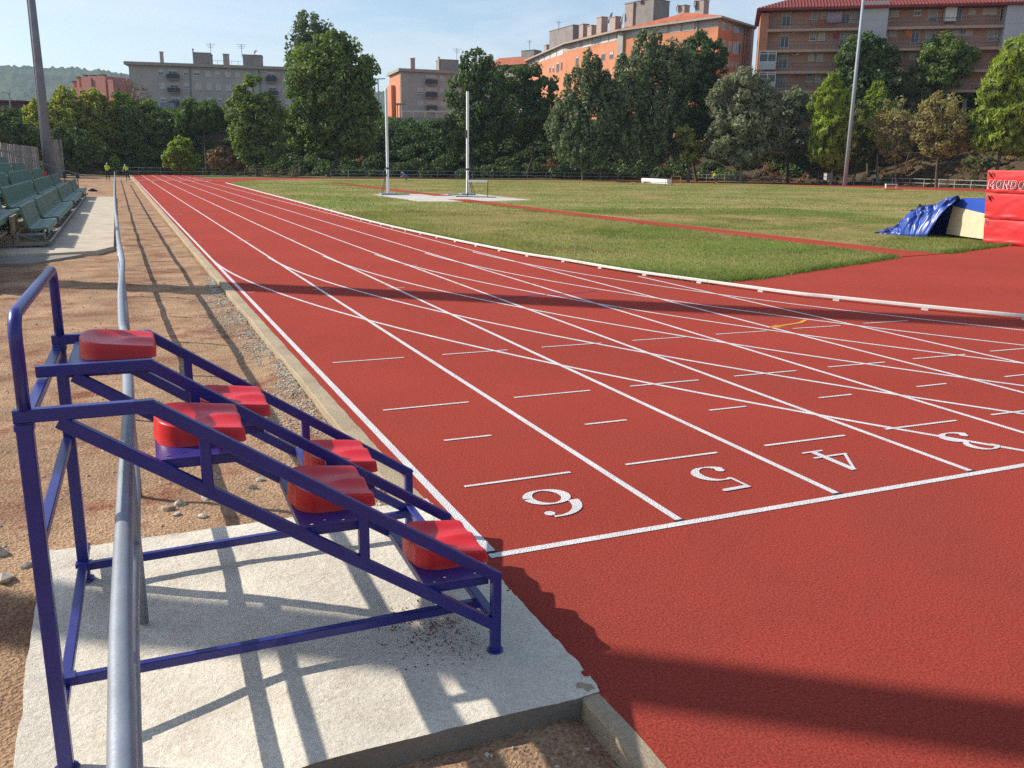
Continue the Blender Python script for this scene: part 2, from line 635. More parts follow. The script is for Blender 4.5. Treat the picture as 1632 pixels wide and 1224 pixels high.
xs = np.linspace(-2.26, -0.085, 170)
ys = np.linspace(-1.415, 0.90, 180)
X, Y = np.meshgrid(xs, ys)
edge = 0.02 * fbm(X * 0 + 3, Y * 4, 4)
Xj = X + np.where(X < -2.24, edge * 2.0, 0) + np.clip((X + .30) / .18, 0, 1) * (0.03 * np.abs(fbm(X * 0 + 8, Y * 9, 4)) - .015 * np.clip((-1.36 - Y) / .05, 0, 1))
Yj = Y + np.where(Y > 0.88, 0.05 * fbm(X * 3, Y * 0, 4) + 0.10 * (-(X + .2) / 2.0) * 0 - 0.02, 0)
Z = slab_z(X, Y) + 0.008 * fbm(X * 3, Y * 3, 4) + 0.006 * fbm(X * 16, Y * 16, 3)
Z += np.clip((X + .50) / .25, 0, 1) * (0.022 * fbm(X * 11, Y * 11, 4) - .004) + .006 * np.clip((X + .2) / .08, 0, 1)
ny, nx = X.shape
idx = np.arange(nx * ny).reshape(ny, nx)
V = np.stack([Xj, Yj, Z], -1).reshape(-1, 3).tolist()
F = np.stack([idx[:-1, :-1], idx[:-1, 1:], idx[1:, 1:], idx[1:, :-1]], -1).reshape(-1, 4).tolist()
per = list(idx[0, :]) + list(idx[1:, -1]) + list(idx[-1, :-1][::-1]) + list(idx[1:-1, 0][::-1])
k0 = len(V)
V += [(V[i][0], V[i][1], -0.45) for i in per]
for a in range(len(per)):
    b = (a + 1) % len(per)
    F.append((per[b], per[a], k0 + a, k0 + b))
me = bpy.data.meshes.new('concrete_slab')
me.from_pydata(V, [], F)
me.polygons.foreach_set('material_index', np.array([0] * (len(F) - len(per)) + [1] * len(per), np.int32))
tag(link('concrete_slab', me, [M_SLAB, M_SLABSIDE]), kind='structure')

# pale apron in front of the grandstand
mb = MB()
mb.prism([(-1.93, 19.6), (-1.90, 51.0), (-9.5, 51.0), (-9.5, 18.2), (-3.2, 18.2), (-2.3, 18.6)], -0.4, 0.0)
tag(mb.build('pavement', M_PAVE), kind='structure')
mb = MB()
mb.prism([(-8.5, 17.0), (-3.5, 16.6), (-2.55, 18.3), (-3.3, 18.15), (-8.5, 18.15)], -.3, -.045)
tag(mb.build('pavement', mat('old_concrete', (.27, .24, .20), rough=.9, var=.2, scale=2)), kind='structure')

# infield turf
KERBL = [(7.30, 83.5), (6.95, 60), (6.62, 41.3), (6.36, 25.9), (6.74, 16.2), (7.16, 13.3), (7.46, 11.16), (7.98, 9.16), (8.30, 8.1)]
INFIELD = [(7.45, 82.8)] + [(x + .07, y) for x, y in KERBL[1:-2]] + [(8.02, 9.46), (8.35, 9.42), (9.13, 9.50), (11.58, 10.45), (14.44, 11.56), (15.45, 12.0), (17.5, 12.36), (18.71, 12.80), (21.2, 13.62), (24, 14.3), (30, 14.5), (60, 12), (74, 25), (75.5, 45), (76, 57.8), (75.5, 67.3), (75, 78.5), (73.5, 90.8), (66, 102.0), (52.3, 108.3), (36.0, 110.9), (22, 105.9), (13.5, 98.7), (9.7, 91.0)]
tag(link('infield', fan_mesh('infield', INFIELD, 0.006), M_TURF), kind='structure')

# pole vault runway, both sides of the box, and its concrete pad
def strip(mb, pts, wdt, z, mi=0):
    P = [np.array(p, float) for p in pts]
    L, Rr = [], []
    for i, p in enumerate(P):
        d = P[min(i + 1, len(P) - 1)] - P[max(i - 1, 0)]
        d /= np.linalg.norm(d) + 1e-9
        nn = np.array((-d[1], d[0]))
        L.append(p + nn * wdt / 2)
        Rr.append(p - nn * wdt / 2)
    vs = [(q[0], q[1], z) for q in L] + [(q[0], q[1], z) for q in Rr]
    n = len(P)
    mb.add(vs, [(n + i, n + i + 1, i + 1, i) for i in range(n - 1)], mi)


mb = MB()
mb.prism([(13.3, 43.3), (15.71, 42.9), (20.6, 44.5), (21.0, 54.0), (18.06, 54.6), (13.5, 53.6)], -0.2, 0.014)
tag(mb.build('concrete_pad', M_PAD), kind='structure')
mb = MB()
mb.add([(15.44, 11.98, .010), (17.52, 12.36, .010), (17.15, 13.3, .010), (15.70, 13.1, .010)], [(0, 1, 2, 3)])
strip(mb, [(16.45, 13.1), (16.3, 20), (16.2, 30), (16.35, 40), (16.45, 45.8)], 1.35, 0.0105)
strip(mb, [(16.40, 42.7), (16.45, 45.9)], 1.30, 0.020)
strip(mb, [(17.5, 51.2), (17.6, 54.6)], 1.3, .020)
strip(mb, [(17.5, 51.3), (17.5, 58), (17.9, 74), (18.3, 88)], 1.3, 0.0105)
strip(mb, [(40, 95.5), (58, 92), (72, 80)], 1.3, 0.0105)
tag(mb.build('runway', M_TRACK), kind='structure')
mb = MB()
strip(mb, [(15.52, 12.0), (15.74, 15.2)], 0.07, 0.016)
strip(mb, [(15.70, 15.2), (15.60, 24), (15.52, 32), (15.68, 42)], 0.05, 0.0155)
tag(mb.build('runway_line', M_WHITE), kind='structure')

# ---------------------------------------------------------------- painted lines
mb = MB()
ZL = 0.0026
for k in range(7):
    y1 = 123.4 if k < 6 else 10.6
    strip(mb, [(1.225 * k, -0.0), (1.225 * k, y1)], 0.05 + .006 * (k == 0), ZL)
strip(mb, [(-0.03, -0.055), (7.40, -0.055)], 0.055, ZL + .001)
CX, CY = 30.25, 16.0
for k in range(6):
    rad = 30.25 - 1.20 * k
    pts = []
    for a in np.linspace(0, 62, 60):
        pts.append((CX - rad * math.cos(R(a)), CY - rad * math.sin(R(a))))
    strip(mb, pts, 0.05, ZL + .0003 * (k + 2))
for k in range(6):                              # branch lines of the far bend
    rad = 36.0 - 1.22 * k
    pts = [(36.0 - rad * math.cos(R(a)), 86.0 + rad * math.sin(R(a))) for a in np.linspace(0, 38, 24)]
    pts = [p for p in pts if p[0] < 7.4]
    if len(pts) > 1:
        strip(mb, pts, 0.05, ZL + .0003 * (k + 2))
for k in range(7):
    x = 1.225 * k
    for y in (1, 3, 5):
        strip(mb, [(x + .215, y), (x + 1.0, y - .012 * k * .5)], 0.03, ZL + .0024)
    strip(mb, [(x + .42, 2), (x + .81, 1.995)], 0.03, ZL + .0024)
for k, y in ((0, 10.6), (1, 10.6), (2, 10.4), (0, 20.3), (1, 20.5), (2, 20.6), (3, 13.6), (1, 41), (2, 41)):
    x = 1.225 * k
    strip(mb, [(x - .12 if k else x + .06, y), (x + .17, y)], 0.025, ZL + .0026)
strip(mb, [(0.1, 33.0), (0.55, 33)], 0.03, ZL + .0026)
strip(mb, [(1.3, 33.0), (1.75, 33)], 0.03, ZL + .0026)
for k in range(4):                              # dark ticks where lane lines meet the start line
    strip(mb, [(1.225 * k - .045, -.012), (1.225 * k + .035, -.012)], 0.022, ZL + .0029, 1)
for k, y in ((0, 11.0), (1, 11.0), (1, 20.9), (2, 11.0), (3, 10.6), (4, 10.2), (2, 20.9)):
    x = 1.225 * k
    strip(mb, [(x - .13 if k else x + .06, y), (x + .16, y)], 0.022, ZL + .0027, 2)
strip(mb, [(7.0, 5.5), (6.75, 5.33), (6.3, 5.22), (6.12, 5.17)], 0.06, ZL + .0028, 2)
mb.add([(6.02, 5.15, ZL + .0030), (6.33, 5.10, ZL + .0030), (6.25, 5.20, ZL + .0030), (6.32, 5.30, ZL + .0030)], [(0, 1, 2), (0, 2, 3)], 2)
M_BLUEL = mat('blue_line', (0.05, 0.05, 0.22), rough=.8)
strip(mb, [(3.45, 8.75), (5.6, 9.0)], 0.03, ZL + .0030, 3)
me = mb.mesh('track_markings')
o = link('track_markings', me, [M_WHITE, M_BLACKP, M_ORANGE, M_BLUEL])
tag(o, kind='structure')


# lane numerals, each a painted figure read by runners facing the start line
def figure(strokes):
    """strokes: lists of (x, y, half-width) in a 0..0.32 x 0..0.45 box"""
    m = MB()
    for si, st in enumerate(strokes):
        P = [np.array(p[:2]) for p in st]
        z = 0.0002 * si
        vs = []
        for i, p in enumerate(P):
            d = P[min(i + 1, len(P) - 1)] - P[max(i - 1, 0)]
            d /= np.linalg.norm(d) + 1e-9
            nn = np.array((-d[1], d[0])) * st[i][2]
            vs += [(-(p + nn)[0], -(p + nn)[1], z), (-(p - nn)[0], -(p - nn)[1], z)]
        m.add(vs, [(2 * i, 2 * i + 1, 2 * i + 3, 2 * i + 2) for i in range(len(P) - 1)])
    return m


def arc(cx, cy, rx, ry, a0, a1, w0, wmax, n=28):
    """stroke thick where it runs upright, thin where it runs level"""
    o = []
    for a in np.linspace(a0, a1, n):
        c, s_ = math.cos(R(a)), math.sin(R(a))
        o.append((cx + rx * c, cy + ry * s_, w0 + (wmax - w0) * abs(c) ** 1.3))
    return o


def ball(cx, cy, r):
    return [(cx - r * math.cos(t), cy, max(.001, r * math.sin(t))) for t in np.linspace(0.05, math.pi - .05, 12)]


SIX = [arc(.16, .125, .125, .118, 0, 356, .008, .034), arc(.215, .235, .19, .205, 182, 78, .010, .036), ball(.262, .385, .034)]
FIVE = [arc(.145, .135, .125, .128, -150, 118, .008, .036), ball(.058, .085, .034), [(.088, .245, .012), (.075, .44, .012)], [(.065, .425, .022), (.27, .432, .020), (.285, .44, .010)]]
FOUR = [[(.215, .0, .026), (.215, .44, .026)], [(.205, .425, .012), (.02, .14, .012)], [(.0, .135, .013), (.31, .135, .013)], [(.12, .012, .012), (.31, .012, .012)]]
THREE = [arc(.145, .115, .13, .108, -160, 88, .008, .036), arc(.145, .33, .108, .105, -88, 160, .008, .032), ball(.055, .09, .034), ball(.062, .365, .03)]
for num, st, xr, yb, lab in (('6', SIX, .80, .755, 'white painted numeral 6 nearest the blue stand'), ('5', FIVE, 2.06, .745, 'white painted numeral 5 on the red track'),
                             ('4', FOUR, 3.12, .755, 'white painted numeral 4 on the red track'), ('3', THREE, 4.42, .735, 'white painted numeral 3 crossed by a curved lane line')):
    o = figure(st).build('lane_number', M_WHITE)
    o.location = (xr, yb, 0.0058)
    tag(o, lab, 'painted number', 'lane numbers before the start line')

# ------------------------------------------------------------------ embankment round the far side
BANK = [(-160, 95), (-90, 112), (-40, 124), (0, 129.5), (12, 129.5), (24, 124), (40, 121), (58, 117), (75, 110.5), (84.5, 99.5), (89.5, 90), (92, 78), (93, 60), (93, 30), (94, -40)]
BP = smooth_path(BANK, 8)
BP = [p for p in BP]
BN = []
for i in range(len(BP)):
    d = BP[min(i + 1, len(BP) - 1)] - BP[max(i - 1, 0)]
    d /= np.linalg.norm(d)
    BN.append(np.array((-d[1], d[0])))
BPa, BNa = np.array(BP), np.array(BN)


def bank_d(x, y):
    dd = np.hypot(BPa[:, 0] - x, BPa[:, 1] - y)
    i = int(dd.argmin())
    return float((np.array((x, y)) - BPa[i]) @ BNa[i])


def bank_z(d):
    return GZ + 7.6 * sm(1.0, 17.0, d) + 0.9 * sm(17, 45, d)


def tz(x, y):
    return bank_z(bank_d(x, y))


ds = np.array([-.5, .5, 2, 4, 6, 8, 10, 12, 14, 16, 18, 22, 28, 36, 50, 80, 130, 200, 300])
V, F = [], []
for i in range(len(BP)):
    for d in ds:
        p = BPa[i] + BNa[i] * d
        z = bank_z(d) + (0.9 * float(fbm(np.array(p[0] * .22), np.array(p[1] * .22), 3)) if 1 < d < 40 else 0) - (0.3 if d < 0 else 0)
        V.append((p[0], p[1], z))
n = len(ds)
for i in range(len(BP) - 1):
    for k in range(n - 1):
        a = i * n + k
        F.append((a, a + n, a + n + 1, a + 1))
me = bpy.data.meshes.new('embankment')
me.from_pydata(V, [], F)
M_BANK = mat('bank_soil', (0.075, 0.052, 0.034), rough=.95, var=.35, scale=1.2, spec=.1, col2=(0.125, 0.090, 0.052), fac2=(.5, .68), scale2=.35, bump=.8, bscale=4)
tag(link('embankment', me, M_BANK, smooth=True), kind='structure')
# verge of dry grass between the track and the bank
M_VERGE = mat('verge_grass', (0.15, 0.13, 0.045), rough=.95, var=.35, scale=2.5, col2=(0.085, 0.115, 0.03), fac2=(.42, .62), scale2=.25)
VER = [(-14, 118), (-3, 124), (-.3, 126), (7.6, 126), (7.7, 104.4), (12.8, 108.4), (21.1, 113.0), (37.7, 117.2), (58.1, 114.2), (74.0, 107.7), (82.5, 97.3), (87.0, 83.5), (88.6, 70.4), (89.3, 40), (93, 40), (93.5, 62), (92.4, 80), (89.8, 91), (84.5, 101), (75, 112), (58, 118.5), (40, 122.5), (24, 126), (12, 131.5), (0, 131.5), (-20, 128.5)]
tag(link('verge', fan_mesh('verge', VER, -0.02), M_VERGE), kind='structure')

# far wooded hills
def hill(name, pts, depth, base, mat_, seed):
    """pts: (u, v of the ridge) on the far range, D metres away"""
    us = np.linspace(pts[0][0], pts[-1][0], 620)
    vv = np.interp(us, [p[0] for p in pts], [p[1] for p in pts])
    nr = 44
    V, F = [], []
    for j in range(nr):
        t = j / (nr - 1)
        D = depth * (0.55 + 0.45 * t)
        for i, u in enumerate(us):
            top = at(u, depth, vv[i])[2]
            p = at(u, D)
            hz = base + (top - base) * (t ** 1.25)
            hz += (fbm(np.array(u * .021 + seed), np.array(t * 5.0), 3) * 46 * t * max(0.0, 1.0 - t) * 2 + fbm(np.array(u * .30 + seed), np.array(t * 40.0), 3) * 11)
            V.append((p[0], p[1], float(hz)))
    n = len(us)
    for j in range(nr - 1):
        for i in range(n - 1):
            a = j * n + i
            F.append((a, a + 1, a + n + 1, a + n))
    me = bpy.data.meshes.new(name)
    me.from_pydata(V, [], F)
    return tag(link(name, me, mat_, smooth=True), kind='structure')


M_HILL = mat('hill_woods', (0.050, 0.070, 0.028), rough=1, var=.5, scale=.02, spec=0, bump=0, col2=(0.085, 0.10, 0.045), fac2=(.45, .6), scale2=.012)
hill('hills', [(-420, 128), (-200, 112), (-60, 103), (0, 104), (60, 106), (120, 107), (180, 112), (230, 120), (330, 136), (480, 150), (620, 146), (760, 158), (1000, 185), (1300, 200), (1900, 205)], 1900, -20, M_HILL, 3.0)

# ================================================================== THINGS
M_BLUE = mat('blue_enamel', (0.024, 0.026, 0.185), rough=.33, var=.10, scale=6, spec=.5, bump=.05, bscale=60, col2=(0.075, 0.062, 0.115), fac2=(.60, .80), scale2=14)
M_RED = mat('red_plastic', (0.60, 0.016, 0.020), rough=.36, var=.06, scale=5, spec=.45, bump=.03, bscale=120)
M_GALV = mat('galvanised_pipe', (0.27, 0.295, 0.335), rough=.42, var=.12, scale=7, metal=.35, spec=.5, bump=.08, bscale=50, col2=(0.24, 0.22, 0.20), fac2=(.62, .74), scale2=14)
M_GREYM = mat('grey_metal', (0.20, 0.21, 0.22), rough=.5, var=.15, metal=.3)
M_DARK = mat('dark_metal', (0.03, 0.03, 0.035), rough=.55, var=.2)
M_HOLE = mat('bolt_hole', (0.012, 0.012, 0.02), rough=.9)

# ------------------------------------------------------------------ blue judges' stand
AL = R(1.5)
E_ = np.array((math.cos(AL), -math.sin(AL), 0))
N_ = np.array((math.sin(AL), math.cos(AL), 0))
F0 = np.array((-0.370, -0.962, 0.0))


def W(s, d, z):
    return F0 + E_ * s + N_ * d + np.array((0, 0, z))


stand = empty('judges_stand', F0, 'blue tubular steel stand with stepped red seats on the concrete slab', 'judges stand')
ORG = tuple(F0)
T = 0.046
for d in (0.0, 0.70, 1.40):
    m = MB(ORG)
    bend = W(-1.304, d, 1.233)
    low0, low1 = W(-1.60, d, 1.205), W(0.0, d, .128)
    m.bar(W(-1.735, d, 1.2325), bend + E_ * .010, .04, T)
    corner = W(0.012, d, .352)
    m.bar(bend - E_ * .006, corner, .0402, T + .0006)
    m.bar(low0, low1, .0396, T)
    for s in (-1.137, -0.566):
        zt = 1.233 - (s + 1.304) * (1.233 - .352) / 1.316
        zb = 1.205 - (s + 1.60) * (1.205 - .128) / 1.60
        m.bar(W(s, d, zb), W(s, d, zt), .0394, .040, up=E_)
    if d == 0.70:
        m.bar(W(0.0, d, .16), W(0.0, d, .362), .0405, .0415, up=E_)
    else:
        m.bar(W(0.0, d, .012), W(0.0, d, .364), .0405, .0415, up=E_)
        m.tube([W(0, d, -.004), W(0, d, .014)], .036, 14)
    m.build('side_frame', M_BLUE, stand)
for d, zf in ((0.0, -0.135), (1.40, -0.01)):
    m = MB(ORG)
    m.bar(W(-1.705, d, zf), W(-1.705, d, 1.205), .052, .052, up=E_)
    m.bar(W(-1.705, d, 1.186), W(-1.705, d, 1.206), .06, .06, up=E_)
    m.tube([W(-1.705, d, zf - .004), W(-1.705, d, zf + .008)], .045, 12)
    m.build('leg', M_BLUE, stand)
# grab rail at the top
m = MB(ORG)
pts = [W(-1.70, 0.0, 1.25), W(-1.70, 0.0, 1.49)]
for a in np.linspace(0, 90, 7):
    pts.append(W(-1.70, 0.08 - 0.08 * math.cos(R(a)), 1.49 + 0.08 * math.sin(R(a))))
for a in np.linspace(0, 90, 7):
    pts.append(W(-1.70, 1.32 + 0.08 * math.sin(R(a)), 1.49 + 0.08 * math.cos(R(a))))
pts.append(W(-1.70, 1.40, 1.25))
m.tube(pts, .0215, 14)
m.build('grab_rail', M_BLUE, stand, smooth=True)
# cross bars along the depth
for s, z, d0, d1 in ((-1.715, 1.183, .03, 1.37), (-1.715, .735, .026, 1.374), (-1.705, .078, -.02, 1.62), (0.0, .150, .0205, 1.3795), (-1.12, .88, .02, 1.38), (-.55, .50, .02, 1.38)):
    if z > .4 and s > -1.5:
        continue
    m = MB(ORG)
    m.bar(W(s, d0, z), W(s, d1, z), .042, .036)
    m.build('cross_bar', M_BLUE, stand)
for d, sr in ((0.215, .02), (1.36, .02)):
    m = MB(ORG)
    z0, z1 = (.106, .128) if d < 1 else (.075, .128)
    m.bar(W(-1.72, d, z0), W(sr, d, z1), .036, .040)
    m.box(W(-1.70, d, z0 + .014), (.075, .05, .02), E_, N_)
    m.build('base_bar', M_BLUE, stand)


def seat_plate(s0, s1, d0, d1, z):
    bm = bmesh.new()
    edges = []

    def loop(pts):
        vs = [bm.verts.new(p) for p in pts]
        for i in range(len(vs)):
            edges.append(bm.edges.new((vs[i], vs[(i + 1) % len(vs)])))

    P = lambda s, d: tuple(W(s, d, z) - F0)
    loop([P(s0, d0), P(s1, d0), P(s1, d1), P(s0, d1)])
    for hs, hd in ((.16, .045), (.36, .085), (.62, .05), (.85, .075), (.16, .955), (.36, .915), (.85, .93)):
        cs, cdd = s0 + (s1 - s0) * hs, d0 + (d1 - d0) * hd
        loop([P(cs + .0085 * math.cos(t), cdd + .0085 * math.sin(t)) for t in np.linspace(0, 2 * math.pi, 13)[:-1]])
    bmesh.ops.triangle_fill(bm, use_beauty=True, edges=edges)
    g = bmesh.ops.extrude_face_region(bm, geom=list(bm.faces))
    for v in g['geom']:
        if isinstance(v, bmesh.types.BMVert):
            v.co.z -= .004
    # folded down lips front, rear and sides
    bmesh.ops.recalc_face_normals(bm, faces=bm.faces)
    me = bpy.data.meshes.new('seat_plate')
    bm.to_mesh(me)
    bm.free()
    o = link('seat_plate', me, M_BLUE, stand)
    m = MB(ORG)
    t = .004
    for a, b in (((s0, d0), (s1, d0)), ((s0, d1), (s1, d1)), ((s0, d0), (s0, d1)), ((s1, d0), (s1, d1))):
        pa, pb = W(a[0], a[1], z - .0205), W(b[0], b[1], z - .0205)
        m.bar(pa, pb, t, .033, r=.0005)
    m.build('plate_lip', M_BLUE, o)
    return o


def seat_mesh():
    """moulded seat: rounded back with raised rim, two leg hollows and a pommel towards the open front"""
    LEN, WID = .312, .385
    out = []

    def corner(cx, cy, r, a0, a1, n):
        for a in np.linspace(R(a0), R(a1), n):
            out.append((cx + r * math.cos(a), cy + r * math.sin(a)))

    rb, rf = .105, .022
    corner(LEN - rf, -WID / 2 + rf, rf, -90, 0, 7)
    for t in np.linspace(0, 1, 14)[1:-1]:
        out.append((LEN, -WID / 2 + rf + t * (WID - 2 * rf)))
    corner(LEN - rf, WID / 2 - rf, rf, 0, 90, 7)
    for t in np.linspace(0, 1, 12)[1:-1]:
        out.append((LEN - rf - t * (LEN - rf - rb), WID / 2))
    corner(rb, WID / 2 - rb, rb, 90, 180, 12)
    for t in np.linspace(0, 1, 12)[1:-1]:
        out.append((-.012 * math.sin(math.pi * t), WID / 2 - rb - t * (WID - 2 * rb)))
    corner(rb, -WID / 2 + rb, rb, 180, 270, 12)
    for t in np.linspace(0, 1, 12)[1:-1]:
        out.append((rb + t * (LEN - rf - rb), -WID / 2))
    out = np.array(out)
    c = np.array((LEN * .52, 0.0))
    n = len(out)

    def hgt(p, rr):
        u, v = p[0] / LEN, p[1] / (WID / 2)
        h = .090 - .038 * max(0, u)
        dish = (1 - sm(.45, 1.0, rr)) if u < .5 else (1 - sm(.50, 1.0, max(rr * (1 - sm(.5, .9, u)), abs(v))))
        h -= .024 * dish * (1 - sm(.30, .95, u) * .75)
        h += .013 * math.exp(-((v - .02) / .20) ** 2) * sm(.30, .72, u)
        h -= .006 * math.exp(-((abs(v) - .52) / .22) ** 2) * sm(.45, .85, u)
        return h

    V, F = [(c[0], c[1], hgt(c, 0))], []
    rings = [.12, .24, .36, .48, .58, .67, .75, .82, .88, .925, .955, .975, .988, .996, 1.0]
    fil = .011
    prev = None
    for k, t in enumerate(rings):
        ring = []
        for q in out:
            p = c + (q - c) * t
            d = np.linalg.norm(q - p)
            drop = 0.0
            if d < fil:
                drop = fil - math.sqrt(max(0.0, fil * fil - (fil - d) ** 2))
            V.append((p[0], p[1], hgt(p, t) - drop))
            ring.append(len(V) - 1)
        if prev is None:
            F += [(0, ring[i], ring[(i + 1) % n]) for i in range(n)]
        else:
            F += [(prev[i], ring[i], ring[(i + 1) % n], prev[(i + 1) % n]) for i in range(n)]
        prev = ring
    for z_, gr_ in ((.5, .003), (.04, .006), (0.0, .007)):
        ring = []
        for i, q in enumerate(out):
            d = (q - c) / np.linalg.norm(q - c)
            top_ = V[1 + (len(rings) - 1) * n + i][2]
            V.append((q[0] + d[0] * gr_, q[1] + d[1] * gr_, top_ * z_))
            ring.append(len(V) - 1)
        F += [(prev[i], ring[i], ring[(i + 1) % n], prev[(i + 1) % n]) for i in range(n)]
        prev = ring
    me = bpy.data.meshes.new('seat')
    me.from_pydata(V, [], F)
    me.polygons.foreach_set('use_smooth', np.ones(len(me.polygons), bool))
    me.materials.append(M_RED)
    return me


SEAT = seat_mesh()
first = True
for col, (dA, dB, ds_, dz) in enumerate(((0.026, .674, 0.0, 0.0), (0.726, 1.374, -.326, .2295))):
    for k in range(3):
        s0 = -.302 + ds_ - k * .5015
        z = .352 + dz + k * .3345
        if col == 1 and k == 2:
            z, sw = 1.230, .33
        else:
            sw = .276
        pl = seat_plate(s0, s0 + sw, dA, dB, z)
        o = bpy.data.objects.new('seat', SEAT)
        COL.objects.link(o)
        o.parent = stand
        p = W(s0 + .012 + (.04 if sw > .3 else 0), (dA + dB) / 2, z + .001) - F0
        o.location = tuple(p)
        o.rotation_euler = (0, 0, -AL)
        if col == 1 and k == 2:
            o.scale = (.95, 1.0, .90)

# ------------------------------------------------------------------ grey pipe fence along the dirt
up = [(194, 1180), (193, 1000), (198.5, 800), (205, 640), (200, 540), (195, 518), (193.3, 490), (192.8, 460), (195.2, 420), (192.6, 400), (188.5, 380), (186, 350), (183.5, 330), (182.4, 300), (182.8, 275)]
UP = []
for u, v in up:
    p = gnd(u, v, .885)
    if UP and p[1] < UP[-1][1] + .2:
        continue
    UP.append(p)
UP = [np.array((UP[0][0] - .005, -6.0, .885)), np.array((UP[0][0] - .002, -4.2, .885))] + UP
UPs = [p for p in smooth_path(UP, 6)]
fence = empty('pipe_fence', (-1.79, 0, GZ), 'long grey galvanised two-rail pipe fence running beside the dirt strip', 'fence')
fo = (-1.79, 0, GZ)
m = MB(fo)
m.tube([p + np.array((0, 0, 0.006 * math.sin(p[1] * 1.3))) for p in UPs], .0295, 16)
m.build('rail', M_GALV, fence, smooth=True)
m = MB(fo)
ux, uy = np.array([p[0] for p in UPs]), np.array([p[1] for p in UPs])
LOW = [np.array((float(np.interp(y, uy, ux)) - .016 + .005 * math.sin(y * 2.1), y, .36 + .008 * math.sin(y * 1.1))) for y in np.concatenate([np.arange(-6, 14, .5), np.arange(14, 100, 2.5)])]
m.tube(LOW, .0275, 14)
m.build('rail', M_GALV, fence, smooth=True)
y = -3.93
k = 0
while y < 96:
    x = float(np.interp(y, uy, ux))
    m = MB(fo)
    z0 = -.03 if -1.4 < y < .9 else GZ - .03
    m.tube([(x - .004, y, z0), (x - .004, y, .875)], .021, 10)
    m.build('post', M_GALV, fence, smooth=True)
    y += 1.93

# ------------------------------------------------------------------ white inner kerb rail of the oval
kr = empty('kerb_rail', (7.3, 12, 0), 'low white aluminium rail on small feet edging the grass infield', 'track rail')
ko = (7.3, 12, 0)
pts = [(8.30 + .0, 8.1)]
KR = [(7.30, 82.0), (6.9, 60), (6.58, 41.3), (6.32, 25.9), (6.70, 16.2), (7.13, 13.3), (7.44, 11.16), (7.97, 9.16), (8.44, 7.48), (8.72, 6.94), (9.06, 6.25), (9.36, 5.69), (9.88, 4.77), (10.4, 3.95), (11.3, 2.7), (12.6, 1.3)]
KRs = smooth_path([(a, b, .055) for a, b in KR], 6)
M_RAIL = mat('rail_paint', (0.66, 0.65, 0.61), rough=.45, var=.06, scale=4, bump=.05, col2=(0.6, 0.57, 0.5), fac2=(.6, .75), scale2=3)
m = MB(ko)
for a, b in zip(KRs[:-1], KRs[1:]):
    m.bar(a, b, .048, .052, r=.008)
m.build('rail', M_RAIL, kr)
acc, last = 0.0, KRs[-1]
nf = 0
for p in reversed(KRs[:-1]):
    d = np.linalg.norm(p - last)
    while acc + d > 1.35 and nf < 60:
        t = (1.35 - acc) / d
        q = last + (p - last) * t
        m = MB(ko)
        dr = (p - last) / np.linalg.norm(p - last)
        m.box((q[0], q[1], .013), (.10, .075, .024), (dr[0], dr[1], 0), (-dr[1], dr[0], 0))
        m.build('foot', M_RAIL, kr)
        nf += 1
        last, d, acc = q, np.linalg.norm(p - q), 0.0
    acc += d
    last = p

# ------------------------------------------------------------------ grandstand with green benches
M_SEATG = mat('green_shell', (0.105, 0.190, 0.140), rough=.45, var=.14, scale=2.5, spec=.4, col2=(0.19, 0.25, 0.19), fac2=(.58, .8), scale2=1.2)
M_WOOD = mat('weathered_board', (0.26, 0.20, 0.13), rough=.85, var=.3, scale=5)
gs = empty('grandstand', (-3.3, 18.5, .04), 'tiered grandstand of ribbed green plastic benches on a steel frame', 'grandstand')
go = (-3.3, 18.5, .04)


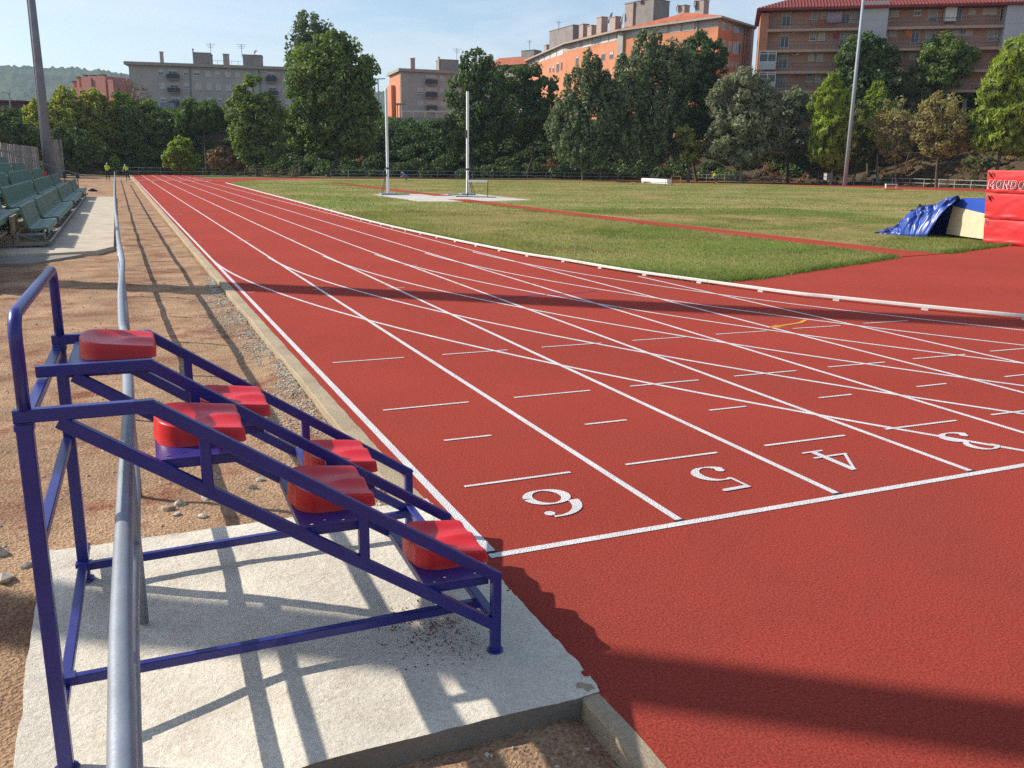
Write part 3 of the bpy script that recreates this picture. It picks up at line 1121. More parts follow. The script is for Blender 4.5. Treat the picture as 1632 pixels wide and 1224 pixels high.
def bench(row, y0, y1):
    x0 = -3.34 - .82 * row
    z0 = .44 + .285 * row
    # section of the shell: front lip, seat, curve, back, top
    sec = [(0.0, -.075), (0.012, -.03), (0.0, 0.0), (-.05, .012), (-.20, -.012), (-.32, -.022), (-.385, 0.0), (-.415, .06), (-.465, .27), (-.515, .49), (-.535, .505), (-.55, .49)]
    per = .50
    nu_ = max(2, int(round((y1 - y0) / per)))
    per = (y1 - y0) / nu_
    ysl, rec = [y0], [0]
    for i in range(nu_):
        a_ = y0 + i * per
        ysl += [a_ + .035, a_ + .06, a_ + per - .06, a_ + per - .035]
        rec += [1 if i else 0, 0, 0, 1 if i < nu_ - 1 else 0]
    ysl.append(y1)
    rec.append(0)
    n = len(ysl) - 1
    V, F = [], []
    for i in range(n + 1):
        y = ysl[i]
        o_ = -.045 if rec[i] else 0.0
        for k, (dx, dz) in enumerate(sec):
            if k in (0, 1, 11):
                V.append((x0 + dx, y, z0 + dz + (o_ if k == 11 else 0)))
            elif k <= 6:
                V.append((x0 + dx, y, z0 + dz + o_ * .6))
            else:
                V.append((x0 + dx + o_ * (.6 if k < 9 else .2), y, z0 + dz + (o_ * 1.1 if k in (9, 10) else 0)))
    K = len(sec)
    for i in range(n):
        for k in range(K - 1):
            a = i * K + k
            F.append((a, a + 1, a + K + 1, a + K))
    b0 = len(V)
    for i in range(n + 1):                       # underside, so that the shell has a body
        y = ysl[i]
        for k, (dx, dz) in enumerate(sec):
            off = (-.0, -.06) if k < 7 else (-.055, -.02)
            V.append((x0 + dx + off[0], y, z0 + dz + off[1]))
    for i in range(n):
        for k in range(K - 1):
            a = b0 + i * K + k
            F.append((a + 1, a, a + K, a + K + 1))
    for i in (0, n):
        for k in range(K - 1):
            a, b = i * K + k, b0 + i * K + k
            F.append((a, a + 1, b + 1, b) if i == 0 else (a + 1, a, b, b + 1))
    m = MB(go)
    m.add(V, F)
    m.build('bench', M_SEATG, gs)
    m = MB(go)
    for yy in np.arange(y0 + .3, y1, 1.15):
        m.bar((x0 - .12, yy, z0 - .33), (x0 - .12, yy, z0 - .02), .04, .04, up=(1, 0, 0))
        m.bar((x0 - .33, yy, z0 - .33), (x0 - .33, yy, z0 - .03), .04, .04, up=(1, 0, 0))
        m.bar((x0 - .02, yy, z0 - .045), (x0 - .40, yy, z0 - .045), .04, .03)
    m.build('bench_bracket', M_GREYM, gs)


BL = [(14.2, 23.7), (24.7, 34.3), (35.5, 45.1), (46.4, 52.4)]
for row in range(5):
    for bi, (a, b) in enumerate(BL):
        if bi == 0:
            a = 20.1 if row == 0 else 13.0
        if row == 1 and bi == 0:
            b = 23.3
        bench(row, a, b)
for row in range(5):
    m = MB(go)
    x0, z0 = -3.34 - .82 * row, .44 + .285 * row - .34
    ya = 19.7 if row == 0 else 12.5
    m.box((x0 - .30, (ya + 52.5) / 2, z0), (.62, 52.5 - ya, .045))
    m.box((x0 - .63, (ya + 52.5) / 2, z0 + .14), (.03, 52.5 - ya, .23))
    m.build('tread_board', M_WOOD, gs)
m = MB(go)
for yy in np.arange(19.9, 52.6, 2.7):
    m.tube([(-3.42, yy, .05), (-3.42, yy, .36)], .028, 8)
    for r_ in range(1, 6):
        x0, z0 = -3.34 - .82 * r_ + .06, .44 + .285 * r_ - .38
        m.tube([(x0, yy, .05), (x0, yy, z0)], .026, 8)
    m.tube([(-3.40, yy, .09), (-7.5, yy, 1.42)], .024, 8)
m.tube([(-3.30, 19.6, .135), (-3.30, 52.6, .135)], .03, 8)
m.tube([(-3.42, 19.72, .06), (-4.9, 19.72, .06)], .026, 8)
m.tube([(-3.42, 19.72, .30), (-4.9, 19.72, .30)], .026, 8)
m.build('scaffold_frame', M_GREYM, gs)
m = MB(go)
for a, b in (((-7.75, 12.5, 2.55), (-7.75, 52.8, 2.55)), ((-7.75, 52.8, 2.55), (-3.4, 52.8, 1.05)), ((-7.75, 12.5, 2.1), (-7.75, 52.8, 2.1))):
    m.tube([a, b], .024, 8)
for yy in np.arange(12.6, 53, 2.7):
    m.tube([(-7.75, yy, .1), (-7.75, yy, 2.56)], .024, 8)
m.build('guard_rail', M_GREYM, gs)
m = MB(go)
m.box((-4.05, 20.2, .52), (.05, 1.3, .42))
m.box((-4.6, 21.6, .44), (.42, .95, .20))
m.build('plywood_box', M_WOOD, gs)

# ------------------------------------------------------------------ light poles
M_POLE = mat('pole_concrete', (0.195, 0.215, 0.24), rough=.85, var=.15, scale=1.2, bump=.2, bscale=20)
M_POLEM = mat('pole_steel', (0.33, 0.37, 0.42), rough=.7, var=.10, scale=1.0)


def light_pole(x, y, z, h, r0, r1, label, m_, conduit=True, sides=14):
    e = empty('light_pole', (x, y, z), label, 'light pole', 'floodlight poles round the track')
    m = MB((x, y, z))
    m.tube([(x, y, z - .3), (x, y, z + h * .5), (x, y, z + h)], [r0, (r0 + r1) / 2, r1], sides)
    m.build('shaft', m_, e, smooth=True)
    if conduit:
        m = MB((x, y, z))
        m.tube([(x - r0 * 1.05, y - .03, z), (x - r1 * 1.15, y - .03, z + h)], .045, 8)
        m.build('conduit', M_GALV, e)
    m = MB((x, y, z))
    m.bar((x - 1.6, y, z + h), (x + 1.6, y, z + h), .12, .14)
    m.build('cross_arm', M_GALV, e)
    for k in (-1.3, 0.0, 1.3):
        m = MB((x, y, z))
        m.box((x + k, y - .2, z + h + .30), (.55, .35, .45), ey=(0, .9, .43), ez=(0, -.43, .9))
        m.build('floodlight', M_DARK, e)
    return e


p = at(79, 88)
light_pole(p[0], p[1], GZ, 22, .45, .28, 'tall grey concrete light pole rising behind the green benches', M_POLE)
p = at(1349, 110.5)
light_pole(p[0], p[1], GZ, 26, .25, .14, 'tall slim steel light pole behind the far fence', M_POLEM, conduit=False)
# the two that stand beside the dirt on the near side and lay their shadows across the track
t = 12.5
light_pole(-.18 - .808 * t, 11.50 + .589 * t, GZ, 22, .50, .42, 'light pole whose broad shadow crosses the track beyond the lane numbers', M_POLE, conduit=False)
t = 13.5
light_pole(.67 - .808 * t, -1.80 + .589 * t, GZ, 21, .24, .18, 'light pole whose soft shadow crosses the concrete slab and stand', M_POLE, conduit=False)

# ------------------------------------------------------------------ plank fence behind the grandstand
M_PLANK = mat('grey_plank', (0.30, 0.285, 0.26), rough=.9, var=.45, scale=1.5, col2=(0.14, 0.13, 0.12), fac2=(.5, .7), scale2=4)


def plank_fence(P0, P1, h, label, group='plank fences'):
    P0, P1 = np.array((P0[0], P0[1])), np.array((P1[0], P1[1]))
    L = np.linalg.norm(P1 - P0)
    d = (P1 - P0) / L
    nn = np.array((-d[1], d[0]))
    m = MB((P0[0], P0[1], GZ))
    s = 0.0
    while s < L:
        wv = .22 + .05 * random.random()
        hh = h + .10 * (random.random() - .5)
        o_ = .05 * random.random()
        c = P0 + d * (s + wv / 2) + nn * o_
        a = R(random.uniform(-14, 14))
        ex = np.array((d[0] * math.cos(a) + nn[0] * math.sin(a), d[1] * math.cos(a) + nn[1] * math.sin(a), 0))
        ey = np.array((-ex[1], ex[0], 0))
        m.box((c[0], c[1], GZ + hh / 2), (wv * .94, .03, hh), ex, ey)
        s += wv + .02
    o = m.build('plank_fence', M_PLANK, loc=(P0[0], P0[1], GZ))
    tag(o, label, 'fence', group)
    m = MB((P0[0], P0[1], GZ))
    for z in (.6, h - .5):
        a, b = P0 + nn * .12, P1 + nn * .12
        m.bar((a[0], a[1], GZ + z), (b[0], b[1], GZ + z), .05, .1)
    m.build('cross_rail', M_PLANK, o)


plank_fence(at(-160, 38), at(64, 94), 3.15, 'weathered grey plank fence behind the green benches')
plank_fence(at(74, 98), at(102, 105), 4.1, 'taller plank fence past the concrete light pole')

# ------------------------------------------------------------------ pole vault uprights
M_UPR = mat('upright_white', (0.72, 0.73, 0.74), rough=.4, var=.05)
M_UPB = mat('upright_blue', (0.02, 0.03, 0.2), rough=.5)
M_UPG = mat('trolley_paint', (0.30, 0.36, 0.48), rough=.5, var=.15)


def upright(x, y, sgn, label):
    e = empty('vault_upright', (x, y, .014), label, 'pole vault upright', 'pole vault uprights')
    o = (x, y, .014)
    m = MB(o)
    m.bar((x, y, .10), (x, y, 6.55), .15, .14, up=(1, 0, 0))
    m.build('mast', M_UPR, e)
    m = MB(o)
    m.bar((x, y, 1.62), (x, y, 1.74), .17, .16, up=(1, 0, 0))
    m.build('collar', M_UPB, e)
    m = MB(o)
    m.box((x, y, .08), (1.0, .5, .10))
    m.box((x + sgn * .8, y, .05), (1.2, .2, .06))
    m.build('trolley_base', M_UPG, e)
    for a in (-.22, .22):
        m = MB(o)
        m.tube([(x - sgn * .42, y + a, .12), (x, y + a * .2, 1.55)], .022, 8)
        m.build('stay', M_DARK, e)
    m = MB(o)
    m.box((x + sgn * .12, y - .05, 3.9), (.10, .12, .5))
    m.build('bar_rest', M_DARK, e)


pa, pb = gnd(618.5, 311), gnd(745, 311.5)
upright(pa[0], pa[1], 1, 'white pole vault upright standing alone, farther from the hurdle')
upright(pb[0], pb[1], -1, 'white pole vault upright standing beside the hurdle')


def hurdle(c, ang, name, label, bar_m, leg_m, hgt=1.06, wid=1.20, tilt=0.0):
    """c: centre on the ground; bar along ang, feet across"""
    e = empty(name, c, label, 'hurdle', rz=ang)
    m = MB()
    m.box((0, 0, hgt - .035), (wid, .022, .075))
    m.build('top_board', bar_m, e)
    for s in (-1, 1):
        m = MB()
        m.tube([(s * wid * .46, 0.012, .03), (s * wid * .46, 0.012, hgt - .02)], .02, 8)
        m.build('leg', leg_m, e)
        m = MB()
        m.bar((s * wid * .46, -.62, .03), (s * wid * .46, .10, .03), .05, .04)
        m.build('foot', M_DARK, e)
        m = MB()
        m.box((s * wid * .47, -.013, hgt - .035), (.09, .006, .077))
        m.build('end_stripe', M_DARK, e)
    if tilt:
        e.rotation_euler = (tilt, 0, ang)
    return e


ha, hb = gnd(744, 313, .014), gnd(779, 316, .014)
hm = (ha + hb) / 2
e = empty('hurdle', (hm[0], hm[1], .014), 'hurdle with white top bar and black feet on the concrete pad', 'hurdle', rz=-YAW - .12)
wid = 1.32
m = MB()
m.bar((-wid / 2, 0, .98), (wid / 2, 0, .98), .10, .115)
m.build('top_board', M_UPR, e)
for s in (-1, 1):
    m = MB()
    m.tube([(s * wid * .48, 0.02, .03), (s * wid * .48, 0.02, .99)], .024, 8)
    m.build('leg', M_DARK, e)
    m = MB()
    m.bar((s * wid * .48 - .75, 0.05, .03), (s * wid * .48 + .55, -.05, .03), .06, .05)
    m.build('foot', M_DARK, e)
    m = MB()
    m.bar((s * (wid / 2 - .03), 0, .98), (s * (wid / 2 + .004), 0, .98), .104, .119)
    m.build('end_cap', M_DARK, e)

# ------------------------------------------------------------------ red landing mats
M_VINYL = mat('red_vinyl', (0.64, 0.030, 0.034), rough=.55, var=.10, scale=2.2, spec=.4, bump=.35, bscale=5, detail=4)
mc = gnd(1567, 388)
fd = gnd(1632, 393.2) - mc
fd = fd[:2] / np.linalg.norm(fd[:2])                   # along the visible face
fb = np.array((-fd[1], fd[0]))
if fb[0] < 0:
    fb = -fb
mt = empty('landing_mat_stack', (mc[0], mc[1], 0), 'tall stack of three red vinyl landing mats at the grass edge', 'landing mats')
mo = (mc[0], mc[1], 0)
ex, ey = np.array((fd[0], fd[1], 0)), np.array((fb[0], fb[1], 0))
LM, DM = 4.2, 2.2
zz = [(0.02, .70), (.715, 1.435), (1.45, 2.085)]
for ki, (z0, z1) in enumerate(zz):
    bm = bmesh.new()
    nx_, nz_, nb = 60, 16, 20
    V, F = [], []

    def P(a, b, c):
        return mc + ex * (a - .075 * c * (1 - a / LM)) + ey * b + np.array((0, 0, c))

    bulge = lambda a, t: -.022 * (math.sin(math.pi * t) ** .5) - .016 * float(fbm(np.array(a * 2.2 + ki * 7), np.array(t * 3.0), 3)) * 2 - .02 * math.exp(-((t - .10) / .07) ** 2) * (1 + math.sin(a * 9 + ki * 2) * .8)
    for i in range(nx_ + 1):
        for j in range(nz_ + 1):
            a, t = i / nx_, j / nz_
            V.append(P(a * LM, bulge(a * LM, t), z0 + (z1 - z0) * t))
    for i in range(nx_):
        for j in range(nz_):
            q = i * (nz_ + 1) + j
            F.append((q, q + nz_ + 1, q + nz_ + 2, q + 1))
    m = MB(mo)
    m.add(V, F)
    ins = .012
    c0 = [P(0, 0, z0), P(LM, 0, z0), P(LM, DM, z0), P(0, DM, z0), P(0, 0, z1), P(LM, 0, z1), P(LM, DM, z1), P(0, DM, z1)]
    m.add(c0, [(4, 5, 6, 7), (3, 2, 1, 0), (1, 2, 6, 5), (2, 3, 7, 6), (3, 0, 4, 7)])
    # sewn welt along the upper edge
    for i in range(40):
        a0, a1 = LM * i / 40, LM * (i + 1) / 40
        m.bar(P(a0, -.015 - .008 * math.sin(i * 1.9), z0 + (z1 - z0) * .10 + .008 * math.sin(i * 2.3)), P(a1 + .01, -.015 - .008 * math.sin((i + 1) * 1.9), z0 + (z1 - z0) * .10 + .008 * math.sin((i + 1) * 2.3)), .012, .018)
    mobj = m.build('mat', M_VINYL, mt, smooth=False)
    m = MB(mo)
    if ki == 0:
        m.bar(P(.08, -.05, z1 - .02), P(.085, -.05, z1 - .16), .012, .012)
        m.build('strap', M_DARK, mobj)
        continue
    m.bar(P(.10 - .02 * ki, -.055, z1 - .07), P(.14, -.055, z1 - .20), .05, .02)
    m.bar(P(.16, -.055, z1 - .06), P(.18, -.055, z1 - .14), .03, .02)
    m.build('strap', M_DARK, mobj)
# lettering on the top mat: slanted block capitals, dark red outlined in white
M_LETW = mat('letter_white', (0.78, 0.75, 0.72), rough=.5)
M_LETR = mat('letter_red', (0.40, 0.010, 0.014), rough=.5)
ring = [(.36 + .30 * math.cos(t), .5 + .42 * math.sin(t)) for t in np.linspace(0, 2 * math.pi, 21)]
GLYPH = {'M': [[(.06, 0), (.06, 1), (.40, .30), (.74, 1), (.74, 0)]], 'O': [ring], 'N': [[(.06, 0), (.06, 1), (.64, 0), (.64, 1)]],
         'D': [[(.06, .06), (.06, .94), (.34, .94), (.56, .84), (.66, .62), (.66, .38), (.56, .16), (.34, .06), (.02, .06)]]}
LH = .205


def letters(word, wd, fw, off):
    m = MB(mo)
    x = .055
    for gi, ch in enumerate(word):
        for st in GLYPH[ch]:
            for q0, q1 in zip(st[:-1], st[1:]):
                pp = []
                for q in (q0, q1):
                    pp.append(P(x + q[0] * .205 + .22 * LH * q[1] * .8 + off[0], -fw, 1.592 + q[1] * LH + off[1]))
                d_ = (pp[1] - pp[0]) / np.linalg.norm(pp[1] - pp[0]) * wd * .3
                m.bar(pp[0] - d_, pp[1] + d_, wd, .006 + .0004 * gi, up=-ey, r=.0005)
        x += .222 if ch == 'M' else .203
    return m


letters('MONDO', .058, .042, (-.006, -.006)).build('lettering', M_LETW, mt)
letters('MONDO', .026, .050, (0, 0)).build('lettering', M_LETR, mt)

# ------------------------------------------------------------------ foam landing block, tarpaulin, frame
M_FOAM = mat('cream_foam', (0.62, 0.53, 0.36), rough=.95, var=.08, scale=6)
M_TARPF = mat('blue_cover', (0.02, 0.075, 0.42), rough=.5, var=.1)
M_TARP = mat('blue_tarpaulin', (0.022, 0.062, 0.30), rough=.34, var=.30, scale=2.5, spec=.5)
A, B = np.array((22.25, 16.55, 0)), np.array((21.95, 14.75, 0))
A[2] = B[2] = 0
bx = (B - A) / np.linalg.norm(B - A)
by = np.array((-bx[1], bx[0], 0))
e = empty('foam_block', A, 'cream foam landing block with blue top beside the red mats', 'foam block')
m = MB(tuple(A))
L = np.linalg.norm(B - A)
fz = lambda s, d, z: A + bx * s + by * d + np.array((0, 0, z))
prof = [(0.0, .10), (L - .14, .07), (L + .06, .62), (L + .06, .78), (.16, .98)]
vs = [fz(s, 0, z) for s, z in prof] + [fz(s, 1.6, z) for s, z in prof]
m.add(vs, [(0, 1, 2, 3, 4)[::1], (9, 8, 7, 6, 5), (0, 5, 6, 1), (1, 6, 7, 2), (2, 7, 8, 3), (4, 9, 5, 0)])
m.build('foam_core', M_FOAM, e)
m = MB(tuple(A))
t0 = [(.16, .985), (L + .06, .785), (L + .06, 1.20), (.55, 1.24)]
vs = [fz(s, -.01, z) for s, z in t0] + [fz(s, 1.6, z) for s, z in t0]
m.add(vs, [(0, 1, 2, 3), (7, 6, 5, 4), (1, 5, 6, 2), (3, 2, 6, 7), (0, 3, 7, 4), (0, 4, 5, 1)])
m.build('cover', M_TARPF, e)
m = MB(tuple(A))
m.box(fz(L * .5, .8, .04), (L + .1, 1.4, .06), bx, by)
m.build('pallet', M_DARK, e)
# tarpaulin heap
T0, T1 = np.array((21.25, 18.45, 0)), np.array((22.15, 16.15, 0))
T0[2] = T1[2] = 0
tx = (T1 - T0) / np.linalg.norm(T1 - T0)
ty = np.array((-tx[1], tx[0], 0))
TL = np.linalg.norm(T1 - T0)
# profile of the heap's crest, measured along its length
cs = [(0, .03), (.10, .10), (.20, .24), (.26, .24), (.32, .44), (.40, .72), (.50, .86), (.62, .98), (.75, 1.06), (.88, 1.20), (1.0, 1.27)]
ft = [(0, .0), (.3, .0), (.62, .0), (.75, .03), (.84, .62), (.92, .95), (1.0, 1.15)]      # how high its front hem hangs
nu, nvv = 110, 46
V, F = [], []
for i in range(nu + 1):
    a = i / nu
    cz = np.interp(a, [c[0] for c in cs], [c[1] for c in cs])
    hz = np.interp(a, [c[0] for c in ft], [c[1] for c in ft])
    for j in range(nvv + 1):
        b = j / nvv                                   # 0 front hem, .55 crest, 1 back hem
        if b < .55:
            t = b / .55
            z = hz + (cz - hz) * (t ** .72)
            d = -.12 - .50 * (1 - t) * (0.25 + .75 * (cz - hz) / 1.1)
        else:
            t = (b - .55) / .45
            z = cz * (1 - t ** 1.8)
            d = -.12 + 1.0 * t
        # sharp folds radiating down from the crest
        n1 = abs(float(fbm(np.array(a * 5.5 + b * 1.6 + 3), np.array(b * 1.3 - a * 3 + 4), 2))) ** .8
        n2 = abs(float(fbm(np.array(a * 13 - b * 5), np.array(b * 3.0 + 9), 2)))
        fold = (.42 * n1 + .10 * n2 - .07) * (0.35 + .65 * math.sin(math.pi * min(1, b * 1.2)) + .3 * (1 - a))
        zz_ = max(.006, z + fold * .55 * min(1, z * 3 + .1))
        V.append(T0 + tx * (a * TL + .10 * n1) + ty * (d - fold * 1.1) + np.array((0, 0, zz_)))
for i in range(nu):
    for j in range(nvv):
        q = i * (nvv + 1) + j
        F.append((q, q + nvv + 1, q + nvv + 2, q + 1))
m = MB(tuple(T0))
m.add(V, F)
o = m.build('tarpaulin', M_TARP, loc=T0, smooth=True)
md = o.modifiers.new('thickness', 'SOLIDIFY')
md.thickness = .006
tag(o, 'crumpled shiny blue tarpaulin heaped over equipment on the grass', 'tarpaulin')
# black frame showing behind the tarpaulin
Q = at(1474, 29.2)
Q[2] = 0
m = MB(tuple(Q))
rx = np.array((_r0[0], _r0[1], 0))
for a, b in (((-.35, .0, .0), (-.05, .0, .92)), ((-.05, 0, .92), (1.6, 0, .98)), ((.22, .02, .35), (.40, .02, .96)), ((-.28, 0.02, .78), (.2, 0.02, .82)), ((1.6, 0, .98), (1.6, 0, 0)), ((-.03, 0, 1.0), (.06, 0, .86))):
    pa_, pb_ = [Q + rx * t_[0] + np.array((_f[0], _f[1], 0)) * t_[1] + np.array((0, 0, t_[2])) for t_ in (a, b)]
    m.tube([pa_, pb_], .028, 8)
o = m.build('equipment_frame', M_DARK, loc=Q)
tag(o, 'black tubular frame sticking out behind the blue tarpaulin', 'metal frame')

# ================================================================== BUILDINGS
M_GREYW = mat('grey_render', (0.43, 0.405, 0.35), rough=.9, var=.10, scale=.35, col2=(0.35, 0.33, 0.285), fac2=(.5, .75), scale2=.15)
M_ROOFC = mat('roof_concrete', (0.24, 0.225, 0.21), rough=.9, var=.15, scale=.8)
M_BRKO = mat('orange_brick', (0.58, 0.235, 0.125), rough=.9, var=.10, scale=.5, col2=(0.42, 0.135, 0.065), fac2=(.5, .8), scale2=.2)
M_BRKP = mat('brown_brick', (0.44, 0.27, 0.205), rough=.9, var=.10, scale=.5)
M_TILE = mat('roof_tile', (0.36, 0.105, 0.055), rough=.85, var=.22, scale=1.2, bump=.6, bscale=5)
M_TILER = mat('red_tile', (0.20, 0.042, 0.036), rough=.85, var=.22, scale=1.5, bump=.6, bscale=6)
M_GLASS = mat('window_glass', (0.05, 0.06, 0.07), rough=.12, var=.3, scale=.3, spec=.6)
M_BLIND = mat('blind', (0.52, 0.51, 0.48), rough=.7, var=.08)
M_BLINDG = mat('grey_blind', (0.34, 0.36, 0.37), rough=.6, var=.1)
M_FRAME = mat('window_frame', (0.60, 0.60, 0.58), rough=.6, var=.06)
M_BALC = mat('balcony_panel', (0.060, 0.065, 0.075), rough=.7, var=.15)
M_SLABP = mat('balcony_slab', (0.46, 0.31, 0.23), rough=.9, var=.1)
M_BAND = mat('grey_band', (0.40, 0.375, 0.35), rough=.9, var=.1, scale=.4)
M_CORN = mat('cornice', (0.36, 0.33, 0.28), rough=.9, var=.12)
M_PANELG = mat('grey_panel', (0.44, 0.455, 0.46), rough=.7, var=.06, scale=.6)
M_PINK = mat('pink_render', (0.45, 0.185, 0.145), rough=.9, var=.1)
M_DKRED = mat('dark_red_cladding', (0.115, 0.035, 0.035), rough=.8, var=.15)
M_CHIM = mat('chimney_render', (0.36, 0.29, 0.25), rough=.9, var=.12)
M_DISH = mat('dish_metal', (0.30, 0.27, 0.27), rough=.5, var=.1)
M_AC = mat('appliance_white', (0.62, 0.61, 0.58), rough=.5, var=.06)


class Face:
    """a vertical facade plane between two plan points; (s, z) coordinates, outward normal faces the stadium"""

    def __init__(self, P0, P1, root, org):
        self.p = np.array((P0[0], P0[1], 0.0))
        q = np.array((P1[0], P1[1], 0.0))
        self.L = np.linalg.norm(q - self.p)
        self.e = (q - self.p) / self.L
        n = np.array((self.e[1], -self.e[0], 0))
        if n @ (CAM - self.p) < 0:
            n = -n
        self.n = n
        self.root, self.org = root, tuple(org)

    def sz(self, u, v, back=0.0):
        d = ray(u, v)
        p0 = self.p - self.n * back
        t = ((p0 - CAM) @ self.n) / (d @ self.n)
        X = CAM + d * t
        return (X - p0) @ self.e, X[2]

    def w(self, s, o, z):
        return self.p + self.e * s + self.n * o + np.array((0, 0, z))

    def box(self, m, s0, s1, z0, z1, o0, o1, mi=0):
        m.box(self.w((s0 + s1) / 2, (o0 + o1) / 2, (z0 + z1) / 2), (s1 - s0, abs(o1 - o0), z1 - z0), self.e, self.n, mi=mi)
        return m

    def mb(self):
        return MB(self.org)

    def rect(self, r, back=0.0):
        s0, z1 = self.sz(r[0], r[1], back)
        s1, z0 = self.sz(r[2], r[3], back)
        if s1 < s0:
            s0, s1 = s1, s0
        return s0, s1, z0, z1

    def window(self, r, blind=.6, back=0.0, frame=M_FRAME, bm_=M_BLIND, sill=True, name='window'):
        s0, s1, z0, z1 = self.rect(r, back)
        m = self.mb()
        t = .07
        o0, o1 = -back - .02, -back + .05
        self.box(m, s0, s1, z1 - t, z1, o0, o1)
        self.box(m, s0, s1, z0, z0 + t, o0, o1)
        self.box(m, s0, s0 + t, z0 + t, z1 - t, o0, o1)
        self.box(m, s1 - t, s1, z0 + t, z1 - t, o0, o1)
        if blind < .75:
            self.box(m, (s0 + s1) / 2 - .03, (s0 + s1) / 2 + .03, z0 + t, z1 - t, o0, o1 - .01)
        if sill:
            self.box(m, s0 - .1, s1 + .1, z0 - .08, z0 - .002, o0, o1 + .09)
        w_ = m.build(name, frame, self.root)
        m = self.mb()
        self.box(m, s0 + t, s1 - t, z0 + t, z1 - t, -back - .02, -back + .012)
        m.build('pane', M_GLASS, w_)
        if blind > 0:
            m = self.mb()
            zb = z1 - t - (z1 - z0 - 2 * t) * blind
            self.box(m, s0 + t, s1 - t, zb, z1 - t, -back + .014, -back + .03)
            m.build('blind', bm_, w_)
        return w_

    def balcony(self, r, dep=1.0):
        s0, s1, z0, z1 = self.rect(r)
        m = self.mb()
        self.box(m, s0, s1, z0 - .12, z0, .01, dep)
        o = m.build('balcony', M_CORN, self.root)
        m = self.mb()
        self.box(m, s0, s1, z0 + .002, z1, dep - .07, dep)
        self.box(m, s0, s0 + .06, z0 + .002, z1, .02, dep - .072)
        self.box(m, s1 - .06, s1, z0 + .002, z1, .02, dep - .072)
        m.build('parapet', M_BALC, o)


def roof_box(fc, r, mt_, name, back=4.0, dep=3.0, z0=None, cap=True):
    s0, s1, zb, z1 = fc.rect(r, back)
    m = fc.mb()
    fc.box(m, s0, s1, (zb if z0 is None else z0) - .5, z1 - (.12 if cap else 0), -back - dep, -back)
    if cap:
        fc.box(m, s0 - .08, s1 + .08, z1 - .118, z1, -back - dep - .08, -back + .08)
    return m.build(name, mt_, fc.root)


def antenna(fc, u, v0, v1, back=5.0):
    s, z1 = fc.sz(u, v0, back)
    _, z0 = fc.sz(u, v1, back)
    m = fc.mb()
    m.tube([fc.w(s, -back, z0 - .4), fc.w(s, -back, z1)], .05, 6)
    for k, l in ((.15, .9), (.5, .7), (.8, .5)):
        m.tube([fc.w(s - l, -back, z1 - k), fc.w(s + l, -back, z1 - k)], .03, 5)
    m.tube([fc.w(s - .1, -back - .7, z1 - .3), fc.w(s - .1, -back + .7, z1 - .3)], .03, 5)
    m.build('antenna', M_GREYM, fc.root)


def dish(fc, u, v, rad, back=5.0):
    s, z = fc.sz(u, v, back)
    c = fc.w(s, -back, z)
    ax = fc.n * .7 - fc.e * .6 + np.array((0, 0, .35))
    ax /= np.linalg.norm(ax)
    xx = np.cross(ax, (0, 0, 1))
    xx /= np.linalg.norm(xx)
    yy = np.cross(xx, ax)
    m = fc.mb()
    vs, fs = [c - ax * .12], []
    for ring in (.5, 1.0):
        for k in range(14):
            t = 2 * math.pi * k / 14
            vs.append(c - ax * .12 * (1 - ring ** 2) + (xx * math.cos(t) + yy * math.sin(t)) * rad * ring)
    fs += [(0, 1 + k, 1 + (k + 1) % 14) for k in range(14)]
    fs += [(1 + k, 15 + k, 15 + (k + 1) % 14, 1 + (k + 1) % 14) for k in range(14)]
    m.add(vs, fs)
    m.tube([c - ax * .1, c - ax * .1 - np.array((0, 0, rad * 1.3))], .05, 6)
    m.build('satellite_dish', M_DISH, fc.root)


# ---- grey block with four storeys on the left
P0, P1 = at(218.5, 177), at(492, 184)
ba = empty('apartment_building', (P0[0], P0[1], 7), 'long grey four storey apartment block with flat roof and dark balconies', 'building')
f = Face(P0, P1, ba, (P0[0], P0[1], 7))
ztop = f.sz(230, 104)[1]
m = f.mb()
f.box(m, 0, f.L, 6, ztop, -11, 0)
m.build('wall', M_GREYW, ba)
m = f.mb()
f.box(m, -.7, f.L + .5, ztop + .002, ztop + .55, -11.6, .7)
m.build('cornice', M_CORN, ba)
for i, r in enumerate([(252, 111, 260.5, 120), (292.5, 112.5, 300.3, 120), (308, 112.5, 319, 120.8), (327, 113, 336, 121.8), (343, 113.5, 352, 121.8), (358.8, 114, 367.4, 122.6), (374.5, 114.3, 383, 123), (391, 115, 399, 123),
                       (253.8, 132, 263, 141), (293, 133, 302, 140.8), (311, 133.5, 321.6, 143), (328.7, 133.5, 337.6, 143), (344, 134.5, 353, 143.5), (360, 135, 369, 144), (377, 135.5, 385, 144.5), (393, 136, 401, 145),
                       (256.4, 155, 264.5, 162), (295.6, 154.5, 303.5, 161), (345.6, 155.5, 354.6, 163), (329, 155, 338, 162.5), (362, 156, 370, 163), (378, 156, 386, 163.5), (441, 157, 449, 165), (455, 158, 463, 166)]):
    f.window(r, (.45, .5, .55, 1.0, .85, 1, .95, 1, 1.0, .65, .95, 1, 1, 1, .9, 1, 0.5, .35, .5, 1, 1, .9, .8, 1)[i])
for r in [(268, 110, 283, 118.5), (270.5, 132, 285, 140), (273, 154.5, 286.5, 162), (426, 115, 439, 122.5), (428, 136, 441, 145)]:
    f.window(r, .45, sill=False, name='balcony_door')
for r in [(266, 118, 286, 126.5), (268, 139.8, 287, 148.2), (270, 161.5, 289, 170), (424, 121.7, 441, 131.5), (427, 144.7, 443.5, 152.5)]:
    f.balcony(r)
m = f.mb()
a, b = f.sz(302.5, 105), f.sz(305.5, 170)
m.tube([f.w(a[0], .1, a[1]), f.w(b[0], .1, b[1])], .12, 8)
